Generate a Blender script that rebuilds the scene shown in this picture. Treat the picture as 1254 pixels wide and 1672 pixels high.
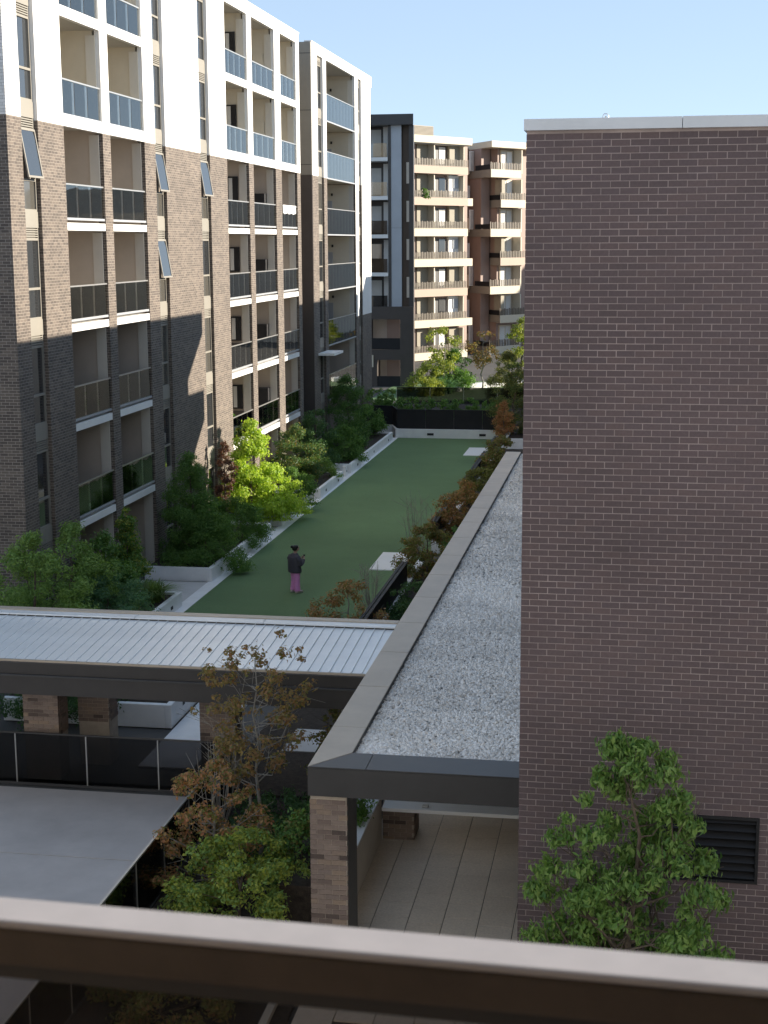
import bpy, math, random
import numpy as np
from mathutils import Vector, Matrix

for o in list(bpy.data.objects): bpy.data.objects.remove(o)
scn = bpy.context.scene
COL = scn.collection
rad = math.radians

# ------------------------------------------------------------------ camera
cam = bpy.data.cameras.new('camera')
cam.sensor_fit = 'HORIZONTAL'; cam.sensor_width = 36.0
cam.lens = 36.0 * 2430.0 / 1254.0
cam.clip_start = 0.05; cam.clip_end = 4000
cam.dof.use_dof = True; cam.dof.focus_distance = 48.0; cam.dof.aperture_fstop = 17.0
camo = bpy.data.objects.new('camera', cam); COL.objects.link(camo)
EYE = 11.8
yw, pt, rl = rad(9.62), rad(10.25), rad(0.3)
Fw = Vector((-math.sin(yw)*math.cos(pt), math.cos(yw)*math.cos(pt), -math.sin(pt)))
Rt = Vector((math.cos(yw), math.sin(yw), 0)); Up = Rt.cross(Fw)
Rr = Rt*math.cos(rl) - Up*math.sin(rl); Ur = Rt*math.sin(rl) + Up*math.cos(rl)
camo.matrix_world = Matrix(((Rr.x, Ur.x, -Fw.x, 0), (Rr.y, Ur.y, -Fw.y, 0), (Rr.z, Ur.z, -Fw.z, EYE), (0, 0, 0, 1)))
scn.camera = camo

# ------------------------------------------------------------------ sky, sun, exposure
SUN = Vector((1.0, 0.34, 0.27)).normalized()       # towards the sun
el = math.asin(SUN.z); az = math.atan2(SUN.x, SUN.y)
w = bpy.data.worlds.new('World'); scn.world = w; w.use_nodes = True
nt = w.node_tree; nt.nodes.clear()
sky = nt.nodes.new('ShaderNodeTexSky'); sky.sky_type = 'NISHITA'; sky.sun_disc = False
sky.sun_elevation = el; sky.sun_rotation = az
sky.air_density = 0.42; sky.dust_density = 0.0; sky.ozone_density = 5.0
gm = nt.nodes.new('ShaderNodeGamma'); gm.inputs[1].default_value = 0.33      # one even tone curve over the whole sky
bg = nt.nodes.new('ShaderNodeBackground'); bg.inputs['Strength'].default_value = 0.14
wo = nt.nodes.new('ShaderNodeOutputWorld')
nt.links.new(sky.outputs[0], gm.inputs[0]); nt.links.new(gm.outputs[0], bg.inputs[0]); nt.links.new(bg.outputs[0], wo.inputs[0])
sl = bpy.data.lights.new('sun', 'SUN'); sl.energy = 2.3; sl.angle = rad(0.5); sl.color = (1.0, 0.90, 0.75)
so = bpy.data.objects.new('sun', sl); COL.objects.link(so)
so.rotation_euler = SUN.to_track_quat('Z', 'Y').to_euler(); so.location = (60, 20, 40)
scn.view_settings.view_transform = 'Standard'; scn.view_settings.look = 'None'
scn.view_settings.exposure = 2.2; scn.view_settings.gamma = 1.0
scn.view_settings.use_curve_mapping = False

# ------------------------------------------------------------------ materials
def _new(name):
    m = bpy.data.materials.new(name); m.use_nodes = True
    n = m.node_tree.nodes; n.clear()
    out = n.new('ShaderNodeOutputMaterial'); b = n.new('ShaderNodeBsdfPrincipled')
    m.node_tree.links.new(b.outputs[0], out.inputs[0])
    return m, n, m.node_tree.links, b, out
def _ramp(n, cols):
    r = n.new('ShaderNodeValToRGB'); e = r.color_ramp.elements
    while len(e) < len(cols): e.new(0.5)
    for i, c in enumerate(cols):
        e[i].position = i/(len(cols)-1); e[i].color = (*c, 1)
    return r
def plain(name, c, rough=0.6, var=0.12, scale=2.0, bump=0.0, bscale=40.0, metal=0.0, spec=0.4):
    m, n, L, b, out = _new(name)
    tc = n.new('ShaderNodeTexCoord')
    nz = n.new('ShaderNodeTexNoise'); nz.inputs['Scale'].default_value = scale
    nz.inputs['Detail'].default_value = 8; nz.inputs['Roughness'].default_value = 0.65
    L.new(tc.outputs['Object'], nz.inputs['Vector'])
    lo = tuple(max(0, x*(1-var*1.6)) for x in c); hi = tuple(min(1, x*(1+var*1.6)) for x in c)
    r = _ramp(n, [lo, c, hi]); r.color_ramp.elements[0].position = 0.25; r.color_ramp.elements[2].position = 0.75
    L.new(nz.outputs[0], r.inputs[0]); L.new(r.outputs[0], b.inputs['Base Color'])
    b.inputs['Roughness'].default_value = rough; b.inputs['Metallic'].default_value = metal
    b.inputs['Specular IOR Level'].default_value = spec
    if bump > 0:
        n2 = n.new('ShaderNodeTexNoise'); n2.inputs['Scale'].default_value = bscale; n2.inputs['Detail'].default_value = 4
        L.new(tc.outputs['Object'], n2.inputs['Vector'])
        bp = n.new('ShaderNodeBump'); bp.inputs['Strength'].default_value = bump; bp.inputs['Distance'].default_value = 0.02
        L.new(n2.outputs[0], bp.inputs['Height']); L.new(bp.outputs[0], b.inputs['Normal'])
    return m
def brickmat(name, c1, c2, mortar, rough=0.8, bw=0.24, rh=0.086, msize=0.011):
    m, n, L, b, out = _new(name)
    tc = n.new('ShaderNodeTexCoord'); sp = n.new('ShaderNodeSeparateXYZ'); L.new(tc.outputs['Object'], sp.inputs[0])
    ad = n.new('ShaderNodeMath'); ad.operation = 'ADD'; L.new(sp.outputs[0], ad.inputs[0]); L.new(sp.outputs[1], ad.inputs[1])
    cb = n.new('ShaderNodeCombineXYZ'); L.new(ad.outputs[0], cb.inputs[0]); L.new(sp.outputs[2], cb.inputs[1])
    br = n.new('ShaderNodeTexBrick'); L.new(cb.outputs[0], br.inputs['Vector'])
    br.inputs['Scale'].default_value = 1; br.inputs['Brick Width'].default_value = bw; br.inputs['Row Height'].default_value = rh
    br.inputs['Mortar Size'].default_value = msize*0.5; br.inputs['Mortar Smooth'].default_value = 0.3
    br.inputs['Color1'].default_value = (*c1, 1); br.inputs['Color2'].default_value = (*c2, 1); br.inputs['Mortar'].default_value = (*mortar, 1)
    br.inputs['Bias'].default_value = -0.1
    nz = n.new('ShaderNodeTexNoise'); nz.inputs['Scale'].default_value = 0.7; nz.inputs['Detail'].default_value = 9
    L.new(tc.outputs['Object'], nz.inputs['Vector'])
    mp = n.new('ShaderNodeMapRange'); mp.inputs['To Min'].default_value = 0.72; mp.inputs['To Max'].default_value = 1.28
    L.new(nz.outputs[0], mp.inputs[0])
    mx = n.new('ShaderNodeMix'); mx.data_type = 'RGBA'; mx.blend_type = 'MULTIPLY'; mx.inputs[0].default_value = 1
    L.new(br.outputs['Color'], mx.inputs[6]); L.new(mp.outputs[0], mx.inputs[7])
    L.new(mx.outputs[2], b.inputs['Base Color'])
    b.inputs['Roughness'].default_value = rough
    bp = n.new('ShaderNodeBump'); bp.inputs['Strength'].default_value = 0.6; bp.inputs['Distance'].default_value = 0.012
    iv = n.new('ShaderNodeMath'); iv.operation = 'SUBTRACT'; iv.inputs[0].default_value = 1; L.new(br.outputs['Fac'], iv.inputs[1])
    L.new(iv.outputs[0], bp.inputs['Height']); L.new(bp.outputs[0], b.inputs['Normal'])
    return m
def piecemat(name, cols, rough=0.8, bump=0.3):
    # per-object colour for single bricks, tiles, boards; per-island for joined ones
    m, n, L, b, out = _new(name)
    oi = n.new('ShaderNodeObjectInfo'); ge = n.new('ShaderNodeNewGeometry')
    ad = n.new('ShaderNodeMath'); ad.operation = 'ADD'; L.new(oi.outputs['Random'], ad.inputs[0]); L.new(ge.outputs['Random Per Island'], ad.inputs[1])
    fr = n.new('ShaderNodeMath'); fr.operation = 'FRACT'; L.new(ad.outputs[0], fr.inputs[0])
    r = _ramp(n, cols); L.new(fr.outputs[0], r.inputs[0])
    tc = n.new('ShaderNodeTexCoord'); nz = n.new('ShaderNodeTexNoise'); nz.inputs['Scale'].default_value = 25; nz.inputs['Detail'].default_value = 6
    ge2 = n.new('ShaderNodeNewGeometry'); L.new(ge2.outputs['Position'], nz.inputs['Vector'])
    mp = n.new('ShaderNodeMapRange'); mp.inputs['To Min'].default_value = 0.75; mp.inputs['To Max'].default_value = 1.25
    L.new(nz.outputs[0], mp.inputs[0])
    big = n.new('ShaderNodeTexNoise'); big.inputs['Scale'].default_value = 0.45; big.inputs['Detail'].default_value = 5; L.new(ge2.outputs['Position'], big.inputs['Vector'])
    mb_ = n.new('ShaderNodeMapRange'); mb_.inputs['From Min'].default_value = 0.3; mb_.inputs['From Max'].default_value = 0.7; mb_.inputs['To Min'].default_value = 0.86; mb_.inputs['To Max'].default_value = 1.14
    L.new(big.outputs[0], mb_.inputs[0])
    pm_ = n.new('ShaderNodeMath'); pm_.operation = 'MULTIPLY'; L.new(mp.outputs[0], pm_.inputs[0]); L.new(mb_.outputs[0], pm_.inputs[1])
    mx = n.new('ShaderNodeMix'); mx.data_type = 'RGBA'; mx.blend_type = 'MULTIPLY'; mx.inputs[0].default_value = 1
    L.new(r.outputs[0], mx.inputs[6]); L.new(pm_.outputs[0], mx.inputs[7]); L.new(mx.outputs[2], b.inputs['Base Color'])
    b.inputs['Roughness'].default_value = rough
    bp = n.new('ShaderNodeBump'); bp.inputs['Strength'].default_value = bump; bp.inputs['Distance'].default_value = 0.006
    L.new(nz.outputs[0], bp.inputs['Height']); L.new(bp.outputs[0], b.inputs['Normal'])
    return m
def glassmat(name, tint, ior=1.6, rough=0.02, refl=(0.96, 0.96, 0.93)):
    m, n, L, b, out = _new(name); n.remove(b)
    tr = n.new('ShaderNodeBsdfTransparent'); tr.inputs[0].default_value = (*tint, 1)
    gl = n.new('ShaderNodeBsdfGlossy'); gl.inputs[0].default_value = (*refl, 1); gl.inputs['Roughness'].default_value = rough
    fr = n.new('ShaderNodeFresnel'); fr.inputs[0].default_value = ior
    tc = n.new('ShaderNodeTexCoord'); nz = n.new('ShaderNodeTexNoise'); nz.inputs['Scale'].default_value = 1.3; nz.inputs['Detail'].default_value = 1
    L.new(tc.outputs['Object'], nz.inputs['Vector'])
    bp = n.new('ShaderNodeBump'); bp.inputs['Strength'].default_value = 0.05; bp.inputs['Distance'].default_value = 0.05
    L.new(nz.outputs[0], bp.inputs['Height']); L.new(bp.outputs[0], gl.inputs['Normal'])
    mx = n.new('ShaderNodeMixShader'); L.new(fr.outputs[0], mx.inputs[0]); L.new(tr.outputs[0], mx.inputs[1]); L.new(gl.outputs[0], mx.inputs[2])
    L.new(mx.outputs[0], out.inputs[0])
    return m
def panemat(name, c, ior=1.6):
    m, n, L, b, out = _new(name)
    b.inputs['Base Color'].default_value = (*c, 1); b.inputs['Roughness'].default_value = 0.04; b.inputs['IOR'].default_value = ior
    tc = n.new('ShaderNodeTexCoord'); nz = n.new('ShaderNodeTexNoise'); nz.inputs['Scale'].default_value = 0.9; nz.inputs['Detail'].default_value = 1
    L.new(tc.outputs['Object'], nz.inputs['Vector'])
    bp = n.new('ShaderNodeBump'); bp.inputs['Strength'].default_value = 0.08; bp.inputs['Distance'].default_value = 0.05
    L.new(nz.outputs[0], bp.inputs['Height']); L.new(bp.outputs[0], b.inputs['Normal'])
    return m
def leafmat(name, cols, trans=0.35):
    m, n, L, b, out = _new(name)
    ge = n.new('ShaderNodeNewGeometry'); r = _ramp(n, cols); L.new(ge.outputs['Random Per Island'], r.inputs[0])
    L.new(r.outputs[0], b.inputs['Base Color']); b.inputs['Roughness'].default_value = 0.5; b.inputs['Specular IOR Level'].default_value = 0.3
    tl = n.new('ShaderNodeBsdfTranslucent')
    mul = n.new('ShaderNodeMix'); mul.data_type = 'RGBA'; mul.blend_type = 'MULTIPLY'; mul.inputs[0].default_value = 1
    L.new(r.outputs[0], mul.inputs[6]); mul.inputs[7].default_value = (1.7, 1.7, 0.8, 1); L.new(mul.outputs[2], tl.inputs[0])
    mx = n.new('ShaderNodeMixShader'); mx.inputs[0].default_value = trans
    L.new(b.outputs[0], mx.inputs[1]); L.new(tl.outputs[0], mx.inputs[2]); L.new(mx.outputs[0], out.inputs[0])
    return m

M = {}
M['brick'] = brickmat('brown_brick', (0.085, 0.068, 0.058), (0.165, 0.132, 0.108), (0.38, 0.33, 0.275))
M['white_brick'] = brickmat('white_brick', (0.62, 0.60, 0.58), (0.75, 0.73, 0.70), (0.42, 0.40, 0.38))
M['white'] = plain('white_paint', (0.80, 0.79, 0.77), 0.55, 0.03, 0.6)
M['cream'] = plain('cream_render', (0.62, 0.56, 0.45), 0.7, 0.05, 0.8)
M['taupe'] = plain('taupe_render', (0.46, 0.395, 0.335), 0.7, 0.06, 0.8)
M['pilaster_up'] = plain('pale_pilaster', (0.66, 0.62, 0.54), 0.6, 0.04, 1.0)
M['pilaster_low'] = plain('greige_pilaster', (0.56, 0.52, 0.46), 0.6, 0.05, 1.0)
M['greige'] = plain('greige_metal', (0.26, 0.24, 0.205), 0.5, 0.05, 1.0)
M['greymetal'] = plain('grey_metal', (0.36, 0.37, 0.39), 0.4, 0.05, 1.0)
M['bluegrey'] = plain('blue_grey_panel', (0.40, 0.43, 0.47), 0.35, 0.05, 0.7)
M['coping'] = plain('coping_metal', (0.58, 0.61, 0.65), 0.35, 0.06, 1.2)
M['dark'] = plain('dark_bronze_metal', (0.045, 0.04, 0.037), 0.45, 0.1, 2.0)
M['charcoal'] = plain('charcoal_metal', (0.055, 0.053, 0.053), 0.42, 0.1, 1.5)
M['darkbrown'] = plain('dark_brown_panel', (0.07, 0.058, 0.052), 0.5, 0.1, 0.9)
M['black'] = plain('black_metal', (0.012, 0.012, 0.014), 0.65, 0.2, 2)
M['steel'] = plain('brushed_steel', (0.55, 0.54, 0.52), 0.35, 0.05, 5, metal=0.8)
M['tan'] = plain('tan_capping', (0.47, 0.39, 0.305), 0.4, 0.1, 1.1)
M['glass_dark'] = glassmat('dark_tinted_glass', (0.36, 0.35, 0.35), 1.4)
M['glass_smoke'] = glassmat('smoked_balustrade_glass', (0.52, 0.48, 0.45), 1.3)
M['glass_mirror'] = glassmat('reflective_balcony_glass', (0.55, 0.56, 0.57), 2.6)
M['glass_grey'] = glassmat('grey_balcony_glass', (0.74, 0.745, 0.75), 2.0)
M['pane'] = panemat('window_pane', (0.03, 0.032, 0.034), 2.1)
M['pane_grey'] = panemat('curtained_pane', (0.085, 0.08, 0.07), 1.6)
M['blind'] = plain('pale_blind', (0.60, 0.59, 0.56), 0.6, 0.05, 2)
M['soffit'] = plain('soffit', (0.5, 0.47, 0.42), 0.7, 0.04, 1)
M['turf'] = plain('artificial_turf', (0.128, 0.212, 0.095), 0.95, 0.12, 0.16, 0.8, 220)
M['paving'] = plain('pale_paving', (0.55, 0.54, 0.53), 0.7, 0.08, 0.9, 0.1, 60)
M['concrete'] = plain('grey_paving', (0.50, 0.45, 0.42), 0.7, 0.13, 0.4, 0.1, 50)
M['ground'] = plain('ground', (0.10, 0.095, 0.09), 0.9, 0.15, 0.3, 0.2, 30)
M['soil'] = plain('soil_mulch', (0.045, 0.034, 0.026), 0.95, 0.4, 9, 0.9, 40)
M['wallwhite'] = plain('planter_white_render', (0.80, 0.80, 0.80), 0.7, 0.06, 1.4, 0.1, 50)
M['beige'] = plain('beige_render', (0.58, 0.53, 0.46), 0.75, 0.07, 1.6, 0.1, 60)
M['zinc'] = plain('zincalume', (0.78, 0.79, 0.79), 0.38, 0.05, 1.1, metal=0.25)
M['gravel'] = piecemat('white_pebbles', [(0.66, 0.64, 0.61), (0.82, 0.80, 0.77), (0.88, 0.86, 0.83), (0.74, 0.69, 0.63)], 0.8, 0.2)
M['gravelbase'] = plain('gravel_bed', (0.50, 0.49, 0.48), 0.95, 0.3, 30)
M['mortar'] = plain('dark_mortar', (0.33, 0.275, 0.265), 0.9, 0.2, 1.2, 0.4, 90)
M['dkbrick'] = piecemat('dark_brick', [(0.090, 0.065, 0.068), (0.106, 0.076, 0.079), (0.097, 0.071, 0.076), (0.116, 0.081, 0.081), (0.101, 0.073, 0.078)], 0.75)
M['pbrick'] = piecemat('mixed_brown_brick', [(0.085, 0.062, 0.054), (0.19, 0.14, 0.118), (0.25, 0.19, 0.158), (0.21, 0.16, 0.138), (0.28, 0.205, 0.15)], 0.8)
M['pmortar'] = plain('brown_mortar', (0.42, 0.36, 0.30), 0.9, 0.15, 3)
M['tile'] = piecemat('porcelain_tile', [(0.70, 0.61, 0.51), (0.75, 0.66, 0.555), (0.725, 0.635, 0.53)], 0.55, 0.05)
M['terracotta'] = plain('terracotta_panel', (0.30, 0.215, 0.18), 0.6, 0.06, 0.5)
M['bandcream'] = plain('cream_band', (0.56, 0.49, 0.37), 0.6, 0.03, 0.5)
M['bandpink'] = plain('pink_band', (0.42, 0.31, 0.24), 0.6, 0.03, 0.5)
M['bronze'] = plain('bronze_bar', (0.15, 0.122, 0.09), 0.5, 0.08, 2)
M['olive'] = plain('olive_panel', (0.30, 0.265, 0.20), 0.6, 0.05, 1.5)
M['railshade'] = plain('shaded_rail_body', (0.085, 0.062, 0.047), 0.5, 0.15, 12)  # shade on the rail's near face, put into a dark brown
M['handrail'] = plain('satin_handrail', (0.46, 0.42, 0.41), 0.35, 0.05, 20)
M['bark'] = plain('bark', (0.11, 0.085, 0.065), 0.9, 0.3, 14, 0.6, 50)
M['palebark'] = plain('pale_bark', (0.26, 0.24, 0.21), 0.9, 0.25, 14, 0.5, 50)
M['skin'] = plain('skin', (0.42, 0.27, 0.20), 0.55, 0.05, 8)
M['hair'] = plain('black_hair', (0.012, 0.010, 0.009), 0.5, 0.2, 40)
M['jacket'] = plain('dark_grey_fleece', (0.062, 0.058, 0.072), 0.9, 0.15, 30, 0.4, 80)
M['pink'] = plain('pink_fabric', (0.70, 0.28, 0.58), 0.85, 0.1, 25, 0.3, 60)
M['shoe'] = plain('pale_shoe', (0.50, 0.42, 0.38), 0.7, 0.1, 20)
LEAF = {
 'lime': leafmat('lime_leaf', [(0.252, 0.370, 0.052), (0.370, 0.506, 0.074), (0.474, 0.564, 0.103), (0.177, 0.295, 0.052)], 0.4),
 'green': leafmat('green_leaf', [(0.064, 0.141, 0.037), (0.103, 0.204, 0.051), (0.149, 0.261, 0.064), (0.079, 0.160, 0.045)]),
 'dark': leafmat('dark_leaf', [(0.040, 0.096, 0.040), (0.069, 0.141, 0.054), (0.096, 0.177, 0.064)]),
 'blue': leafmat('bluish_leaf', [(0.079, 0.170, 0.103), (0.115, 0.227, 0.125), (0.160, 0.274, 0.125)]),
 'soft': leafmat('soft_green_leaf', [(0.115, 0.201, 0.057), (0.182, 0.285, 0.079), (0.240, 0.343, 0.103)]),
 'yellowish': leafmat('yellow_green_leaf', [(0.227, 0.274, 0.045), (0.319, 0.343, 0.069), (0.115, 0.182, 0.045)]),
 'maple': leafmat('maple_leaf', [(0.251, 0.125, 0.069), (0.204, 0.170, 0.057), (0.319, 0.170, 0.091), (0.136, 0.149, 0.045), (0.365, 0.227, 0.091)]),
 'rust': leafmat('rust_leaf', [(0.365, 0.160, 0.091), (0.456, 0.227, 0.115), (0.251, 0.160, 0.069), (0.546, 0.343, 0.182)]),
 'purple': leafmat('purple_leaf', [(0.115, 0.057, 0.051), (0.170, 0.079, 0.064), (0.091, 0.069, 0.045)]),
 'olive': leafmat('olive_leaf', [(0.149, 0.164, 0.051), (0.204, 0.216, 0.064), (0.115, 0.136, 0.040), (0.227, 0.182, 0.069)]),
 'flax': leafmat('strappy_leaf', [(0.115, 0.194, 0.057), (0.194, 0.274, 0.091), (0.091, 0.160, 0.045)]),
 'twig': plain('dry_twig', (0.30, 0.27, 0.23), 0.9, 0.2, 10),
}

# ------------------------------------------------------------------ object helpers
def root_of(o):
    while o.parent: o = o.parent
    return o
def tag(o, label=None, cat=None, group=None, kind=None):
    if label: o['label'] = label
    if cat: o['category'] = cat
    if group: o['group'] = group
    if kind: o['kind'] = kind
    return o
def thing(name, label, cat, loc=(0, 0, 0), rz=0.0, group=None):
    o = bpy.data.objects.new(name, None); COL.objects.link(o); o.empty_display_size = 0.3
    o.location = loc; o.rotation_euler = (0, 0, rz)
    return tag(o, label, cat, group)
def link(name, me, parent=None, loc=(0, 0, 0), rot=None):
    o = bpy.data.objects.new(name, me); COL.objects.link(o); o.location = loc
    if rot: o.rotation_euler = rot
    if parent: o.parent = parent
    return o
class MB:
    def __init__(s): s.v = []; s.f = []
    def box(s, x0, x1, y0, y1, z0, z1):
        k = len(s.v)
        s.v += [(x0,y0,z0),(x1,y0,z0),(x1,y1,z0),(x0,y1,z0),(x0,y0,z1),(x1,y0,z1),(x1,y1,z1),(x0,y1,z1)]
        s.f += [(k,k+3,k+2,k+1),(k+4,k+5,k+6,k+7),(k,k+1,k+5,k+4),(k+1,k+2,k+6,k+5),(k+2,k+3,k+7,k+6),(k+3,k,k+4,k+7)]
        return s
    def poly(s, pts):
        k = len(s.v); s.v += list(pts); s.f.append(tuple(range(k, k+len(pts)))); return s
    def prism(s, plan, z0, z1):
        # plan counter-clockwise
        k = len(s.v); n = len(plan)
        s.v += [(p[0], p[1], z0) for p in plan] + [(p[0], p[1], z1) for p in plan]
        s.f.append(tuple(range(k+n-1, k-1, -1))); s.f.append(tuple(range(k+n, k+2*n)))
        for i in range(n):
            j = (i+1) % n; s.f.append((k+i, k+j, k+n+j, k+n+i))
        return s
    def tube(s, pts, rs, seg=6):
        k = len(s.v); P = [Vector(p) for p in pts]
        for i, p in enumerate(P):
            d = (P[min(i+1, len(P)-1)] - P[max(i-1, 0)]).normalized()
            a = d.cross(Vector((0.31, 0.17, 0.93)))
            if a.length < 0.05: a = d.cross(Vector((1, 0, 0)))
            a.normalize(); b = d.cross(a)
            for j in range(seg):
                t = 2*math.pi*j/seg
                s.v.append(tuple(p + (a*math.cos(t)+b*math.sin(t))*rs[i]))
        for i in range(len(P)-1):
            for j in range(seg):
                j2 = (j+1) % seg
                s.f.append((k+i*seg+j, k+i*seg+j2, k+(i+1)*seg+j2, k+(i+1)*seg+j))
        s.f.append(tuple(k+j for j in range(seg-1, -1, -1))); s.f.append(tuple(k+(len(P)-1)*seg+j for j in range(seg)))
        return s
    def mesh(s, name, mat, off=(0, 0, 0), smooth=False):
        me = bpy.data.meshes.new(name)
        v = s.v if off == (0, 0, 0) else [(a-off[0], b-off[1], c-off[2]) for a, b, c in s.v]
        me.from_pydata(v, [], s.f); me.materials.append(M[mat] if isinstance(mat, str) else mat)
        if smooth: me.polygons.foreach_set('use_smooth', [True]*len(me.polygons))
        me.update(); return me
    def build(s, name, mat, parent=None, world=True, smooth=False):
        off = (0, 0, 0)
        if parent and world: off = tuple(root_of(parent).location)
        return link(name, s.mesh(name, mat, off, smooth), parent)
def box(name, mat, b, parent=None, world=True):
    return MB().box(*b).build(name, mat, parent, world)
def bevel(o, wd=0.01, seg=2):
    md = o.modifiers.new('bevel', 'BEVEL'); md.width = wd; md.segments = seg; md.limit_method = 'ANGLE'
    return o
def structure(o, kind='structure'):
    o['kind'] = kind; return o
def npmesh(name, V, F, mat, smooth=False):
    me = bpy.data.meshes.new(name); V = np.asarray(V, np.float32); F = np.asarray(F, np.int32)
    n, k = F.shape
    me.vertices.add(len(V)); me.vertices.foreach_set('co', V.ravel())
    me.loops.add(n*k); me.loops.foreach_set('vertex_index', F.ravel())
    me.polygons.add(n); me.polygons.foreach_set('loop_start', np.arange(0, n*k, k, dtype=np.int32))
    me.polygons.foreach_set('loop_total', np.full(n, k, np.int32))
    me.update(calc_edges=True); me.materials.append(M[mat] if isinstance(mat, str) else mat)
    if smooth: me.polygons.foreach_set('use_smooth', [True]*n)
    else: me.shade_flat()
    return me
def grid_wall(A, Zs, solid, front, depth, axis='x'):
    """wall sheet with openings: cells between breakpoints A (along) and Zs (up); faces +X (axis x) or -Y (axis y)"""
    mb = MB(); nA, nZ = len(A)-1, len(Zs)-1
    def P(a, z, d):
        return (front-d, a, z) if axis == 'x' else (a, front+d, z)
    S = [[solid((A[i]+A[i+1])/2, (Zs[j]+Zs[j+1])/2) for j in range(nZ)] for i in range(nA)]
    for i in range(nA):
        for j in range(nZ):
            if not S[i][j]: continue
            a0, a1, z0, z1 = A[i], A[i+1], Zs[j], Zs[j+1]
            mb.poly([P(a0,z0,0), P(a1,z0,0), P(a1,z1,0), P(a0,z1,0)])
            mb.poly([P(a0,z0,depth), P(a0,z1,depth), P(a1,z1,depth), P(a1,z0,depth)])
            if i == 0 or not S[i-1][j]: mb.poly([P(a0,z0,0), P(a0,z1,0), P(a0,z1,depth), P(a0,z0,depth)])
            if i == nA-1 or not S[i+1][j]: mb.poly([P(a1,z0,0), P(a1,z0,depth), P(a1,z1,depth), P(a1,z1,0)])
            if j == 0 or not S[i][j-1]: mb.poly([P(a0,z0,0), P(a0,z0,depth), P(a1,z0,depth), P(a1,z0,0)])
            if j == nZ-1 or not S[i][j+1]: mb.poly([P(a0,z1,0), P(a1,z1,0), P(a1,z1,depth), P(a0,z1,depth)])
    return mb

# ================================================================== THE SETTING
structure(box('ground', 'ground', (-1500, 1500, -500, 2500, -0.6, -0.03)))
structure(box('lawn', 'turf', (-14.3, -7.66, 38.2, 89.7, -0.02, 0.012)))
structure(box('path', 'wallwhite', (-14.75, -14.304, 38.2, 89.68, -0.02, 0.02)))
def slab_path(x0, x1, y0, y1, z=0.008, mat='wallwhite'): return structure(box('path', mat, (x0, x1, y0, y1, -0.02, z)))
slab_path(-17.15, -14.754, 46.15, 49.6, 0.016, 'paving')
slab_path(-17.15, -14.754, 58.6, 60.2, 0.016, 'paving')
slab_path(-17.15, -14.754, 72.9, 75.0, 0.016, 'paving')
slab_path(-11.05, -9.75, 31.2, 38.19, 0.010, 'wallwhite')
structure(box('garden_bed', 'soil', (-8.85, -5.2, 29.8, 38.1, -0.02, 0.04)))
slab_path(-8.0, -7.2, 32.6, 34.2, 0.06, 'paving')
structure(box('far_lawn', 'turf', (-20, 12, 111.5, 128, -0.02, 0.012)))
structure(box('garden_bed', 'soil', (-8.35, -5.05, 14.5, 29.6, -0.02, 0.03)))
structure(box('garden_bed', 'soil', (-1.3, 4.0, 15.0, 19.5, -0.02, 0.05)))
structure(box('garden_bed', 'soil', (-30, -2, 90.6, 108.5, -0.02, 0.03)))
# grey terrace made of large slabs
terr = structure(box('terrace', 'charcoal', (-30, -8.42, 8, 29.5, -0.02, 0.006)))
for i in range(2):
    for j in range(5):
        x1 = -8.46 - i*10.5; y1 = 29.45 - j*3.46
        bevel(box('paving_slab', 'concrete', (x1-10.48, x1, y1-3.43, y1, 0.007, 0.03), terr), 0.004, 1)
structure(terr)
# tiled terrace under the pebbled roof
tf = structure(box('tiled_terrace', 'charcoal', (-4.98, 2.5, 20.4, 36, -0.02, 0.004)))
tm = MB().box(-0.303, 0.303, -0.300, 0.300, 0.006, 0.03).mesh('floor_tile', 'tile')
random.seed(4)
for i in range(6):
    for j in range(25):
        off = (0.0, 0.3, 0.12, 0.42, 0.2, 0.5)[i]
        o = link('floor_tile', tm, tf, (-4.66+i*0.62, 20.72+j*0.613+off, random.uniform(-0.0015, 0.0015)))
structure(box('kerb', 'beige', (-5.42, -5.30, 14.5, 22.3, -0.02, 0.12)))

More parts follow.
